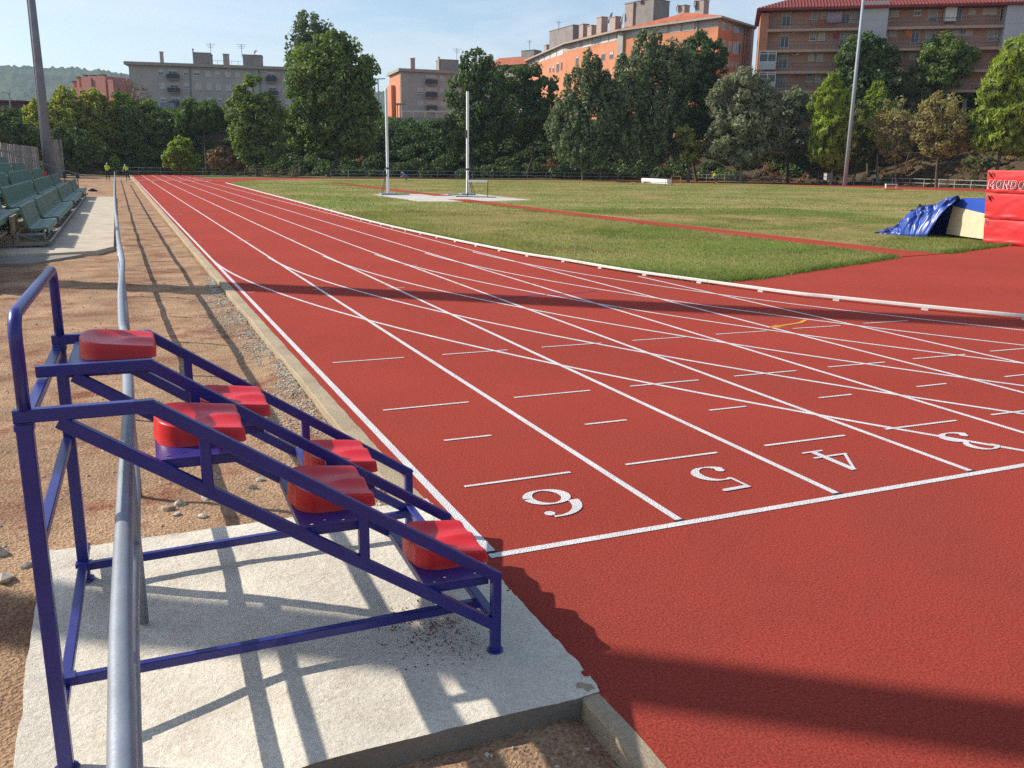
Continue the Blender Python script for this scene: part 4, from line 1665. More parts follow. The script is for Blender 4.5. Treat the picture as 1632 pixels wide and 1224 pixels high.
a, b = f.sz(413, 112), f.sz(417, 175)
m.tube([f.w(a[0], .1, a[1]), f.w(b[0], .1, b[1])], .10, 8)
m.build('drain_pipe', M_GREYM, ba)
for r in [(254, 82, 260.3, 101), (355, 85.5, 365.5, 105), (306.2, 77.5, 309, 103), (459.5, 89, 463.5, 107)]:
    roof_box(f, r, M_CHIM, 'chimney', dep=1.0)
for r in [(307.5, 83, 336, 103), (386.5, 86.5, 418, 106)]:
    roof_box(f, r, M_ROOFC, 'stair_house', dep=4.5)
for u, a, b in ((335, 69, 86), (384.5, 70, 88)):
    antenna(f, u, a, b)
dish(f, 407.5, 83.5, .5)
m = f.mb()
sA, sB = f.sz(337, 98, 4)[0], f.sz(386, 98, 4)[0]
for s in np.arange(sA, sB, 1.3):
    m.tube([f.w(s, -2, ztop + .5), f.w(s, -2, ztop + 1.5)], .03, 5)
m.tube([f.w(sA, -2, ztop + 1.5), f.w(sB, -2, ztop + 1.5)], .03, 5)
m.build('roof_railing', M_GREYM, ba)
s0, z1 = f.sz(260, 165.5)
s1, z0 = f.sz(283, 178)
m = f.mb()
f.box(m, s0, s1, z0 - 2, z1, .02, 4)
m.build('annex', mat('blue_grey_cladding', (.22, .25, .31), rough=.6), ba)

# ---- grey block with orange gable in the middle
P0, P1 = at(641, 200), at(790, 207)
bb = empty('apartment_building', (P0[0], P0[1], 7), 'grey apartment block with orange side wall between the big tree and dark poplars', 'building')
f = Face(P0, P1, bb, (P0[0], P0[1], 7))
ztop = f.sz(641, 114)[1]
m = f.mb()
f.box(m, 0, f.L, 5, ztop, -12, 0)
m.build('wall', M_GREYW, bb)
m = f.mb()
f.box(m, -.09, -.002, 5, ztop - .5, -12, -.35)
f.box(m, -1.0, -.092, 5, ztop - 2.4, -10.5, -5.5)
m.build('side_wall', M_BRKO, bb)
m = f.mb()
f.box(m, -.6, f.L + .5, ztop + .002, ztop + .6, -12.5, .7)
m.build('cornice', M_CORN, bb)
for i, r in enumerate([(664, 118.6, 673, 128), (700.6, 120.5, 708, 128), (665.3, 140, 674, 149), (701, 140.5, 709, 150), (665.8, 160.5, 674, 169.5), (701.5, 161.5, 709, 171), (718, 121.5, 727, 130), (718, 141, 727, 151)]):
    f.window(r, (1, .9, .8, .8, .9, .9, 1, 1)[i], bm_=M_BLIND if i else M_BLINDG)
for r in [(679, 119.5, 695, 127), (679, 140, 695, 148), (680, 161, 695.5, 169)]:
    f.window(r, .8, sill=False, name='balcony_door')
for r in [(678.5, 126.7, 695.7, 135), (678.5, 147, 695.7, 155.8), (679.5, 168.5, 695.7, 176)]:
    f.balcony(r)
for r in [(654.5, 92.5, 657.6, 110), (658.6, 92, 661.6, 110), (699, 90.5, 701, 112), (755, 84, 761, 100), (780, 86, 784, 100)]:
    roof_box(f, r, M_CHIM, 'chimney', dep=.8)
roof_box(f, (702, 94, 731, 111.5), M_ROOFC, 'stair_house', dep=4)
antenna(f, 728, 77, 95)

# ---- low tiled roof seen between the poplars
P0, P1 = at(782, 235), at(838, 228)
bc = empty('tiled_house', (P0[0], P0[1], 7), 'house with low orange tiled roof just showing above the dark poplars', 'building')
f = Face(P0, P1, bc, (P0[0], P0[1], 7))
ze = f.sz(800, 105)[1]
m = f.mb()
f.box(m, 0, f.L, 5, ze, -8, 0)
m.build('wall', M_CHIM, bc)
m = f.mb()
zr = f.sz(800, 95, 4)[1] + .4
vs = [f.w(-.8, .8, ze), f.w(f.L + .8, .8, ze), f.w(f.L + .8, -4, zr), f.w(-.8, -4, zr), f.w(f.L + .8, -8.8, ze), f.w(-.8, -8.8, ze)]
m.add(vs, [(0, 1, 2, 3), (3, 2, 4, 5), (0, 3, 5), (1, 4, 2)])
m.build('roof', M_TILE, bc)
roof_box(f, (831, 80.5, 851, 98), M_ROOFC, 'stair_house', back=3)
antenna(f, 844, 64, 82)

# ---- orange brick block stepping up to the right
ZE = 23.6


def atz(u, v, z):
    d = ray(u, v)
    return CAM + d * ((z - CAM[2]) / d[2])


PA0, PA1, PB0, PB1, PC0, PC1, PS = atz(843, 96, ZE), atz(900, 70, ZE), atz(912.5, 67, ZE), atz(990.8, 48, ZE), atz(996, 47.5, ZE), atz(1146, 27, ZE), atz(1193, 43, ZE)
bo = empty('apartment_building', (PC0[0], PC0[1], 8), 'orange brick apartment block with grey top storey and tiled roof', 'building')
OO = (PC0[0], PC0[1], 8)
fA, fR, fB, fQ, fC, fS = Face(PA0, PA1, bo, OO), Face(PA1, PB0, bo, OO), Face(PB0, PB1, bo, OO), Face(PB1, PC0, bo, OO), Face(PC0, PC1, bo, OO), Face(PC1, PS, bo, OO)
ctr = np.array((PC1[0] + 14, PC1[1] + 30))
poly = [PA0, PA1, PB0, PB1, PC0, PC1, PS]
zb = fC.sz(1140, 43)[1]
m = MB(OO)
back = [np.array((p[0], p[1])) + np.array((6.0, 11.0)) for p in (PS, PC0, PA0)]
body = [(p[0], p[1]) for p in poly] + [(b[0], b[1]) for b in back]
m.prism(body, 5, zb)
m.build('wall', M_BRKO, bo)
m = MB(OO)
cen = np.mean([np.array(b) for b in body], axis=0)
top = [tuple(np.array(b) * .9985 + cen * .0015) for b in body]
m.prism(top, zb + .002, ZE - .25)
m.build('top_storey', M_BAND, bo)
# eaves slab + roof
eav = []
P2 = [np.array(p[:2]) for p in poly]
for i, p in enumerate(P2):
    fs_ = []
    if i:
        fs_.append((fA, fR, fB, fQ, fC, fS)[i - 1].n[:2])
    if i < 6:
        fs_.append((fA, fR, fB, fQ, fC, fS)[i].n[:2])
    nn = sum(fs_)
    nn = nn / np.linalg.norm(nn)
    eav.append(p + nn * (1.4 if i in (5, 6) else 1.0))
eav = [eav[0], eav[1] * .5 + eav[2] * .5, eav[3], eav[4], eav[5], eav[6]]
m = MB(OO)
bk = [tuple(eav[-1] + np.array((5, 9))), tuple(eav[3] + np.array((8, 14))), tuple(eav[0] + np.array((8, 14)))]
m.prism([tuple(p) for p in eav] + bk, ZE - .248, ZE)
m.build('eaves', M_CORN, bo)
m = MB(OO)
rid = [eav[0] + np.array((4.5, 7)), eav[1] + np.array((4.5, 7)), eav[2] + np.array((4.6, 7.4)), eav[3] + np.array((4.6, 7.4)), eav[4] + np.array((-1.0, 7.5)), eav[4] + np.array((-1.0, 7.5))]
zr = ZE + 1.35
vs = [(p[0], p[1], ZE + .01) for p in eav] + [(p[0], p[1], zr) for p in rid]
m.add(vs, [(i, i + 1, i + 7, i + 6) for i in range(4)] + [(4, 5, 10)])
rb = [(p[0] + 5, p[1] + 8, ZE) for p in (rid[0], rid[1], rid[2], rid[3], rid[4])]
vs = [(p[0], p[1], zr) for p in rid[:5]] + rb
m.add(vs, [(i, i + 1, i + 6, i + 5) for i in range(4)])
m.build('roof', M_TILE, bo)
G = lambda x, y: (840 + x / 4.411, y / 4.411)


def gr(a, b, c, d):
    return (840 + a / 4.411, b / 4.411, 840 + c / 4.411, d / 4.411)


for f, rs in ((fC, [(740, 207, 802, 250), (828, 200, 890, 240), (916, 182, 985, 230), (1010, 172, 1080, 221), (1102, 162, 1173, 211)]), (fB, [(344, 292, 370, 331), (394, 277, 455, 322), (470, 263, 512, 307), (524, 252, 570, 296), (580, 240, 625, 285)]),
              (fA, [(62, 402, 78, 430), (90, 392, 120, 425), (128, 378, 160, 414), (170, 358, 205, 396), (214, 340, 254, 384)])):
    for i, r in enumerate(rs):
        f.window(gr(*r), (.9, 1, .95, 1, .97)[i] if i != 2 or f is not fB else .5, bm_=M_BLIND, sill=False)
for f, rs in ((fB, [(344, 398, 361, 468), (524, 375, 549, 424), (581, 364, 606, 413)]), (fA, [(209, 440, 226, 506), (239, 430, 250, 495), (181, 462, 192, 505), (158, 470, 168, 510)]),
              (fS, [(1368, 152, 1397, 218), (1420, 165, 1436, 205), (1455, 184, 1477, 236), (1481, 182, 1502, 236), (1362, 277, 1392, 358), (1417, 290, 1432, 366), (1450, 292, 1472, 384), (1476, 290, 1496, 384), (1408, 426, 1422, 474), (1438, 432, 1452, 474), (1466, 440, 1482, 484)])):
    for i, r in enumerate(rs):
        f.window(gr(*r), (.15, .1, .4)[i % 3], frame=M_BRKP if f is not fS else M_FRAME, sill=False)
m = fC.mb()
fC.box(m, -1.2, -.05, 5, ZE - .3, -.3, .35)
sd = fC.sz(840 + 1203 / 4.411, 30)[0]
m.tube([fC.w(sd, .12, zb - .2), fC.w(sd, .12, ZE - .3)], .10, 8)
m.build('pilaster', M_BAND, bo)
s0, s1, z0, z1 = fS.rect(gr(1520, 210, 1560, 500))
m = fS.mb()
fS.box(m, fS.L - 1.0, fS.L, 8, ZE - .3, .02, 1.0)
m.tube([fS.w(fS.L - 1.5, .15, 8), fS.w(fS.L - 1.5, .15, ZE - .3)], .12, 8)
m.build('balcony_stack', M_BRKP, bo)
for f, r, b in ((fC, (690, 20, 884, 160), 4.5), (fB, (158, 218, 320, 300), 5)):
    roof_box(f, gr(*r), M_ROOFC, 'stair_house', back=b, dep=4)
roof_box(fC, gr(690, 24, 742, 162), M_CHIM, 'chimney', back=4.2, dep=.29)
for f, r, b in ((fB, (366, 173, 392, 245), 3.5), (fB, (424, 182, 452, 235), 3.5), (fB, (490, 124, 521, 212), 3.5), (fB, (580, 124, 619, 190), 3.5), (fC, (1062, 38, 1105, 92), 4.5), (fC, (1184, 5, 1240, 80), 4.5), (fA, (118, 322, 136, 350), 4)):
    roof_box(f, gr(*r), M_CHIM, 'chimney', back=b, dep=1.3)
for f, x, y, rr in ((fB, 585, 126, 1.0), (fC, 668, 116, .95), (fB, 400, 212, .75), (fB, 467, 204, .5), (fC, 1050, 44, .65), (fC, 1172, 10, .6), (fC, 800, 5, .45), (fC, 1181, 42, .45)):
    dish(f, 840 + x / 4.411, y / 4.411, rr, back=4.4)
antenna(fB, 840 + 224 / 4.411, 33, 52)

# ---- brown balcony block on the right
P0, P1 = at(1213, 131), at(1790, 120.5)
br = empty('apartment_building', (P0[0], P0[1], 9), 'brown apartment block with long open balconies and red tiled roof', 'building')
OB = (P0[0], P0[1], 9)
f = Face(P0, P1, br, OB)                      # the plane of the balcony edges
DEP = 1.45
zs = [f.sz(1214, v)[1] for v in (144.5, 113.8, 79.8, 46.8)]
ztop = f.sz(1214, 14.5)[1]
m = f.mb()
f.box(m, -.5, f.L, zs[0] - .15, ztop, -13, -DEP)
m.build('wall', M_BRKP, br)
m = f.mb()
f.box(m, -1.6, -.502, 7, ztop - .5, -13.2, -.15)
m.build('side_wall', mat('sunny_brick', (0.42, 0.19, 0.11), rough=.9, var=.1), br)
m = f.mb()
f.box(m, -.3, f.L, 6, zs[0] - .16, -12.5, -6)
m.build('basement_wall', M_BRKP, br)
for k in range(9):
    m = f.mb()
    s = 1 + k * 6.2
    f.box(m, s, s + .5, 6, zs[0] - .16, -2.2, -1.6)
    m.build('pillar', M_ROOFC, br)
for z in zs:
    m = f.mb()
    f.box(m, -.49, f.L, z - .34, z, -DEP - .01, .08)
    sl_ = m.build('balcony_slab', M_SLABP, br)
    m = f.mb()
    for h in (.55, 1.02):
        m.bar(f.w(-.3, .02, z + h), f.w(f.L, .02, z + h), .035, .035)
    for s in np.arange(-.25, f.L, .28):
        if abs(z - zs[0]) < .1 and s > 14:
            break
        m.bar(f.w(s, .02, z), f.w(s, .02, z + 1.02), .016, .016, up=f.n)
    m.build('railing', M_DARK, sl_)
m = f.mb()
ze = ztop
vs = [f.w(-2.2, .75, ze), f.w(f.L, .75, ze), f.w(f.L, -7, ze + 3.0), f.w(5, -7, ze + 3.0), f.w(-2.2, -14, ze), f.w(f.L, .75, ze - .3), f.w(-2.2, .75, ze - .3), f.w(-2.2, -14, ze - .3), f.w(f.L, -14, ze - .3)]
m.add(vs, [(0, 1, 2, 3), (0, 3, 4), (0, 6, 5, 1), (0, 4, 7, 6), (6, 7, 8, 5)])
for s in np.arange(-1.9, f.L, .42):            # tile rolls
    a = max(0.0, (s + 2.2))
    t = min(1.0, a / 7.2)
    m.tube([f.w(s, .78, ze + .03), f.w(s, .75 - 7.7 * t, ze + .03 + 3.0 * t)], .07, 5)
m.build('roof', M_TILER, br)
H6 = lambda r: (1200 + r[0] / 7.418, r[1] / 7.418, 1200 + r[2] / 7.418, r[3] / 7.418)
H7 = lambda r: (1410 + r[0] / 7.351, r[1] / 7.351, 1410 + r[2] / 7.351, r[3] / 7.351)
for r, bl in [((697, 125, 768, 230), .85), ((805, 118, 875, 215), .9), ((672, 375, 745, 480), .8), ((778, 368, 850, 475), .95), ((655, 625, 720, 718), .95), ((758, 622, 826, 720), .9), ((640, 875, 700, 970), 0), ((735, 873, 800, 968), .9)]:
    f.window(H6(r), bl, back=DEP, bm_=M_BLINDG if bl < .9 else M_BLIND)
for r, bl in [((350, 145, 440, 318), .3), ((1060, 105, 1140, 282), .4), ((1168, 100, 1268, 268), 1.0), ((330, 392, 420, 568), .25), ((1035, 362, 1115, 540), .7), ((1150, 355, 1245, 520), 1.0), ((302, 650, 400, 812), .35), ((328, 885, 382, 1050), .4), ((270, 885, 322, 1050), .1)]:
    f.window(H6(r), bl, back=DEP, sill=False, bm_=M_BLINDG, name='balcony_door')
for r, bl in [((85, 82, 160, 190), .95), ((352, 78, 422, 182), .6), ((990, 74, 1058, 165), .95), ((1155, 100, 1235, 165), 1.0), ((1247, 80, 1310, 165), 1.0), ((62, 338, 135, 420), .9), ((885, 332, 950, 410), .3), ((960, 335, 1025, 410), .9), ((300, 590, 365, 695), .95), ((800, 335, 870, 410), 1.0)]:
    f.window(H7(r), bl, back=DEP)
for r, bl in [((2, 85, 55, 258), .5), ((520, 78, 612, 255), .8), ((835, 78, 898, 248), .2), ((1360, 95, 1408, 250), 0), ((318, 336, 396, 505), .3), ((490, 335, 585, 510), .85), ((1218, 332, 1282, 480), .9), ((1320, 335, 1388, 480), .9), ((0, 338, 28, 505), .8)]:
    f.window(H7(r), bl, back=DEP, sill=False, bm_=M_BLINDG, name='balcony_door')
for rr, hh in (((1298, 22, 1560, 520), H6), ((1440, 12, 1900, 700), H7)):
    s0, s1, z0, z1 = f.rect(hh(rr))
    m = f.mb()
    f.box(m, s0, s1, z0 - 4, z1, -DEP - .5, .35)
    for z in np.arange(z0, z1, 1.5):
        f.box(m, s0 + .01, s1 - .01, z, z + .04, .352, .37)
    m.build('stair_tower', M_PANELG, br)
s0, s1, z0, z1 = f.rect(H7((732, 22, 836, 246)))
m = f.mb()
f.box(m, s0, s1, z0, z1, -DEP + .06, -.1)
m.build('balcony_cabinet', M_AC, br)
for rr in ((80, 605, 266, 822), (75, 853, 258, 1058)):    # glazed-in balconies
    s0, s1, z0, z1 = f.rect(H6(rr))
    zm = z0 + (z1 - z0) * .40
    m = f.mb()
    f.box(m, s0, s1, z0, zm, -.2, .10)
    o = m.build('glazed_balcony', M_PANELG, br)
    m = f.mb()
    f.box(m, s0, s1, zm + .002, z1, -DEP + .1, -.05)
    m.build('pane', M_GLASS, o)
    m = f.mb()
    for s in (s0, (s0 + s1) / 2 - .04, s1 - .10):
        f.box(m, s, s + .10, zm + .002, z1, -.049, .09)
    for z in (zm + .003, zm + (z1 - zm) * .72, z1 - .1):
        f.box(m, s0 + .101, s1 - .101, z, z + .09, -.049, .085)
    m.build('frame', M_FRAME, o)
for rr, hh in (((596, 90, 656, 142), H6), ((430, 350, 498, 402), H6), ((460, 600, 542, 656), H6), ((400, 850, 460, 892), H6), ((820, 838, 880, 872), H6), ((712, 295, 785, 360), H7)):
    s0, s1, z0, z1 = f.rect(hh(rr), DEP)
    m = f.mb()
    f.box(m, s0, s1, z0, z1, -DEP + .02, -DEP + .40)
    o = m.build('air_conditioner', M_AC, br)
    m = f.mb()
    c = f.w(s0 + (s1 - s0) * .36, -DEP + .405, (z0 + z1) / 2)
    m.tube([c, c + f.n * .02], min(.26, (z1 - z0) * .4), 14)
    m.build('fan_grille', M_DARK, o)
M_CL1, M_CL2, M_CL3 = mat('lilac_cloth', (.36, .28, .36), rough=.9), mat('red_cloth', (.30, .03, .06), rough=.9), mat('orange_cloth', (.50, .13, .02), rough=.9)
for rr, hh, mm, lab in (((885, 140, 1050, 265), H6, M_CL1, 'pale lilac sheet drying on the top balcony'), ((950, 395, 1018, 450), H6, M_CL2, 'dark red cloth drying on a balcony of the brown block'), ((785, 232, 828, 296), H6, M_CL3, 'orange bundle standing on the top balcony of the brown block'), ((248, 355, 305, 440), H7, M_CL3, 'orange towel hanging on the second balcony from the top')):
    s0, s1, z0, z1 = f.rect(hh(rr), .3)
    V, F = [], []
    nx_, nz_ = 14, 8
    for i in range(nx_ + 1):
        for j in range(nz_ + 1):
            a, b = i / nx_, j / nz_
            V.append(f.w(s0 + (s1 - s0) * a, -.30 + .05 * math.sin(a * 17) * (1.2 - b), z0 + (z1 - z0) * b + .03 * math.sin(a * 9)))
    for i in range(nx_):
        for j in range(nz_):
            q = i * (nz_ + 1) + j
            F.append((q, q + nz_ + 1, q + nz_ + 2, q + 1))
    m = MB(tuple(f.w(s0, -.3, z0)))
    m.add(V, F)
    o = m.build('laundry', mm, loc=f.w(s0, -.3, z0), smooth=True)
    md = o.modifiers.new('t', 'SOLIDIFY')
    md.thickness = .02
    tag(o, lab, 'laundry')

# ---- far pink block, dark red shed
P0, P1 = at(117, 262), at(182, 255)
bp_ = empty('apartment_building', (P0[0], P0[1], 8), 'small pink block with roof chimneys in front of the wooded hills', 'building')
f = Face(P0, P1, bp_, (P0[0], P0[1], 8))
m = f.mb()
for r in ((129, 122.5, 172, 175), (117, 139, 131, 175), (171, 127, 184, 175)):
    s0, s1, z0, z1 = f.rect(r)
    o_ = .0 if r[0] > 120 else -.5
    f.box(m, s0 + .01, s1 - .01, 4, z1, -9, o_)
m.build('wall', M_PINK, bp_)
m = f.mb()
s0, s1, z0, z1 = f.rect((146, 124, 149.5, 160))
f.box(m, s0, s1, 6, z1, .004, .3)
m.build('pier', mat('dull_pink', (.36, .15, .12), rough=.9), bp_)
for r in ((121.5, 124, 127, 140), (132.5, 121, 136, 126), (143, 121.5, 149.5, 125.5), (157, 121, 165, 125.5), (115, 131, 118.5, 141)):
    roof_box(f, r, M_PINK, 'chimney', back=1.5, dep=1.0)
    s0, s1, z0, z1 = f.rect(r, 1.5)
    m = f.mb()
    f.box(m, s0 - .1, s1 + .1, z1 + .02, z1 + .35, -2.6, -1.4)
    m.build('chimney_cap', M_DARK, bp_)
P0, P1 = at(-120, 150), at(47, 150)
f = Face(P0, P1, None, (P0[0], P0[1], 6))
s0, s1, z0, z1 = f.rect((-120, 160.5, 46, 178))
m = f.mb()
f.box(m, 0, f.L, 3, z1, -12, 0)
f.box(m, -.3, f.L + .3, z1 + .002, z1 + .25, -12.3, .3)
o = m.build('shed', M_DKRED, loc=(P0[0], P0[1], 6))
tag(o, 'dark red shed behind the trees below the wooded hills', 'shed')
p = at(28, 140)
zt = at(28, 140, 149)[2]
sp = empty('street_lamp', (p[0], p[1], 5), 'single grey street lamp in front of the dark red shed', 'street lamp', 'street lamps')
m = MB((p[0], p[1], 5))
m.tube([(p[0], p[1], 4), (p[0], p[1], zt)], [.13, .08], 8)
m.build('pole', M_GALV, sp)
m = MB((p[0], p[1], 5))
q = np.array((p[0], p[1], zt))
m.bar(q, q - _r0 * 1.0 + np.array((0, 0, .15)), .30, .14)
m.build('lamp_head', M_GALV, sp)
# twin-armed lamp above the bank
p = at(605.5, 158)
zt = at(605.5, 158, 126)[2]
z0 = tz(p[0], p[1]) - .2
sp = empty('street_lamp', (p[0], p[1], z0), 'twin armed grey lamp post standing beside the big tree', 'street lamp', 'street lamps')
m = MB((p[0], p[1], z0))
m.tube([(p[0], p[1], z0), (p[0], p[1], zt)], [.16, .09], 8)
m.build('pole', M_GALV, sp)
q = np.array((p[0], p[1], zt))
for s in (-1, 1):
    m = MB((p[0], p[1], z0))
    m.bar(q, q + _r0 * s * 1.2 + np.array((0, 0, .08)), .28, .13)
    m.build('lamp_head', M_GALV, sp)

# low concrete wall and white ball-court frame on top of the bank
P0, P1 = at(556, 152), at(722, 150)
f = Face(P0, P1, None, (P0[0], P0[1], 7))
s0, s1, z0, z1 = f.rect((556, 186.5, 722, 206))
m = f.mb()
f.box(m, 0, f.L, 4.5, z1, -.3, 0)
f.box(m, 0, f.sz(610, 190)[0], z1 - 1.8, z1 - .6, .002, .25)
o = m.build('retaining_wall', mat('pale_wall', (.40, .40, .34), rough=.9, var=.15, scale=.6), loc=(P0[0], P0[1], 7))
tag(o, 'pale low concrete wall along the top of the dark bank', 'wall')
fc_ = empty('court_frame', f.w(f.sz(588, 190)[0], -1.0, 7), 'white tubular ball court frame above the pale concrete wall', 'court fence')
oc = tuple(f.w(f.sz(588, 190)[0], -1.0, 7))
m = MB(oc)
sA, zA = f.sz(641, 177.5, 1)
sB, zB = f.sz(722, 178.5, 1)
m.bar(f.w(sA, -1, zA), f.w(sB, -1, zA), .22, .22)
m.bar(f.w(sA, -1, zA - 1.0), f.w(sB, -1, zA - 1.0), .08, .08)
for s in np.arange(sA, sB, 1.9):
    m.bar(f.w(s, -1, 7), f.w(s, -1, zA), .12, .12, up=f.n)
m.build('goal_rail', M_FRAME, fc_)
m = MB(oc)
for u in (633, 637, 686, 690):
    s, z = f.sz(u, 164 if u < 640 else 173, 1)
    m.bar(f.w(s, -1.2, 7), f.w(s, -1.2, z), .12, .12, up=f.n)
s, z = f.sz(634, 166, 1)
m.bar(f.w(s - .6, -1.2, z), f.w(s + 1.3, -1.2, z), .10, .3)
m.build('post', M_CHIM, fc_)

# far two-rail fences round the track
M_FENCE = mat('fence_steel', (0.36, 0.36, 0.35), rough=.55, var=.2, scale=.8, metal=.2)


def rail_fence(pts, h, label, rails=(1.0, .52), step=2.6, th=.06):
    P = [np.array((p[0], p[1], GZ + .05)) for p in pts]
    o_ = tuple(P[0])
    e = empty('rail_fence', o_, label, 'fence', 'steel rail fences behind the far track')
    for r_ in rails:
        m = MB(o_)
        for a, b in zip(P[:-1], P[1:]):
            m.bar(a + np.array((0, 0, h * r_)), b + np.array((0, 0, h * r_)), th, th)
        m.build('rail', M_FENCE, e)
    dist = 0.0
    segs = list(zip(P[:-1], P[1:]))
    tot = sum(np.linalg.norm(b - a) for a, b in segs)
    n = int(round(tot / step))
    for k in range(n + 1):
        t = tot * k / n
        for a, b in segs:
            L = np.linalg.norm(b - a)
            if t <= L + 1e-6:
                q = a + (b - a) * min(1, t / L)
                m = MB(o_)
                m.bar(q - np.array((0, 0, .1)), q + np.array((0, 0, h)), th, th, up=(1, 0, 0))
                m.build('post', M_FENCE, e)
                break
            t -= L
    return e


rail_fence([gnd(186, 278.3), gnd(300, 279), gnd(400, 280.0), gnd(478, 281.4)], .98, 'dull steel rail fence behind the end of the straight')
rail_fence([gnd(527, 283.2), gnd(620, 283.3), gnd(760, 284.2), gnd(900, 286.0), gnd(1100, 288.3), gnd(1244, 291.4)], 1.0, 'long steel rail fence in front of the dark bank')
rail_fence([gnd(1303, 293), gnd(1440, 297), gnd(1570, 302.5), gnd(1700, 308)], 1.0, 'pale steel rail fence in front of the pine trees')
# electrical cabinet behind the pale fence
p = gnd(1318, 292)
m = MB(tuple(p))
m.box((p[0], p[1], .62), (.85, .6, 1.45))
m.box((p[0], p[1], 1.37), (.95, .7, .05))
o = m.build('cabinet', mat('cabinet_grey', (.46, .45, .42), rough=.8, var=.15), loc=p)
tag(o, 'pale grey electrical cabinet beside the slim light pole', 'cabinet')
# kerb stones and bits lying by the far fence
p = gnd(1420, 300)
m = MB(tuple(p))
m.box((p[0], p[1], .42), (1.3, .35, .10), (_r0[0], _r0[1], 0), (-_r0[1], _r0[0], 0))
for s in (-.6, .6):
    m.box((p[0] + s * _r0[0], p[1] + s * _r0[1], .2), (.06, .3, .40), (_r0[0], _r0[1], 0), (-_r0[1], _r0[0], 0))
o = m.build('bench', M_UPR, loc=p)
tag(o, 'low white bench standing by the pale steel fence', 'bench')
p = gnd(1423, 303)
m = MB(tuple(p))
m.bar((p[0] - .9, p[1] + .4, .07), (p[0] + .9, p[1] - .4, .07), .16, .14)
o = m.build('plank', M_ORANGE, loc=p)
tag(o, 'yellow plank lying on the far red track', 'plank')
# stuff lying on the far infield: long white mat, orange hurdle
p, q = gnd(1025, 291.2), gnd(1066, 293.4)
c = (p + q) / 2
m = MB(tuple(c))
m.bar(np.array((p[0], p[1], .35)), np.array((q[0], q[1], .35)), .55, .42, r=.05)
m.bar(np.array((p[0], p[1], .05)), np.array((q[0], q[1], .05)), .40, .16, r=.02)
o = m.build('rolled_cover', M_UPR, loc=c)
tag(o, 'long white roll lying on the far infield beside orange hurdles', 'roll')
hurdle(gnd(1077, 295), -YAW, 'hurdle', 'orange topped hurdle standing on the far infield', M_ORANGE, mat('yellow_leg', (.5, .36, .12)), 1.0, 1.1)
hurdle(gnd(1066, 296), -YAW + .5, 'hurdle', 'low orange hurdle beside the long white roll', M_ORANGE, M_DARK, .75, 1.0)
p = gnd(1004, 291.5)
m = MB(tuple(p))
for k in range(6):
    a = p + np.array((random.uniform(-1.6, 1.6), random.uniform(-.8, .8), .10))
    b = a + np.array((random.uniform(-1.0, 1.0), random.uniform(-.6, .6), random.uniform(0, .25)))
    m.tube([a, b], .05, 7)
o = m.build('pipe_pile', M_DARK, loc=p)
tag(o, 'dark loose pipes lying on the far infield', 'pipes')
p = gnd(1163, 290.6)
m = MB(tuple(p))
for k in range(60):
    a = p + np.array((random.uniform(0, 9.5), random.uniform(-.6, 1.6), random.uniform(.0, .5)))
    b = a + np.array((random.uniform(.6, 3.0), random.uniform(-.5, .5), random.uniform(.0, .6)))
    m.tube([a, (a + b) / 2 + np.array((0, 0, .15)), b], [.05, .04, .015], 5)
o = m.build('branch_pile', mat('cut_wood', (.27, .20, .13), rough=.9, var=.3), loc=p)
tag(o, 'pile of cut dry branches beside the worker in the orange helmet', 'branches')

# ================================================================== VEGETATION
M_BARK = mat('bark', (0.10, 0.075, 0.055), rough=.95, var=.3, scale=4)
M_BARKG = mat('pale_bark', (0.26, 0.23, 0.19), rough=.95, var=.25, scale=4)
LF = {
    'broad': leafmat('leaf_green', (0.140, 0.213, 0.051), tw=.38),
    'dark': leafmat('leaf_dark', (0.088, 0.146, 0.046), tw=.30),
    'poplar': leafmat('leaf_poplar', (0.140, 0.189, 0.095), tw=.32),
    'willow': leafmat('leaf_grey', (0.201, 0.229, 0.137), tw=.32),
    'yellow': leafmat('leaf_yellow', (0.262, 0.299, 0.059), tw=.42),
    'pine': leafmat('needle_lime', (0.262, 0.348, 0.055), tw=.36),
    'pined': leafmat('needle_dark', (0.091, 0.159, 0.039), tw=.30),
    'olive': leafmat('leaf_olive', (0.128, 0.146, 0.055), tw=.28),
    'sparse': leafmat('leaf_sparse', (0.281, 0.262, 0.098), tw=.35),
    'bush': leafmat('leaf_bush', (0.213, 0.311, 0.051), tw=.42),
    'dry': leafmat('leaf_dry', (0.220, 0.146, 0.073), tw=.25),
}


def leaves(cent, norm, size, aspect=1.6, up=0.0, axis=None):
    """rhombus leaves at cent (n,3), facing roughly norm (n,3)"""
    n = len(cent)
    nrm = norm + rng.normal(0, .75, (n, 3)) + np.array((0, 0, up))
    nrm /= np.linalg.norm(nrm, axis=1)[:, None] + 1e-9
    a = rng.normal(0, 1, (n, 3))
    if axis is not None:
        a = np.cross(nrm, axis + rng.normal(0, .35, (n, 3)))
    t = np.cross(nrm, a)
    t /= np.linalg.norm(t, axis=1)[:, None] + 1e-9
    b = np.cross(nrm, t)
    s = size * (0.6 + .8 * rng.random((n, 1)))
    L, Wd = t * s * aspect * .5, b * s * .5
    return np.stack([cent - L, cent + Wd + L * .1, cent + L, cent - Wd + L * .1], 1)


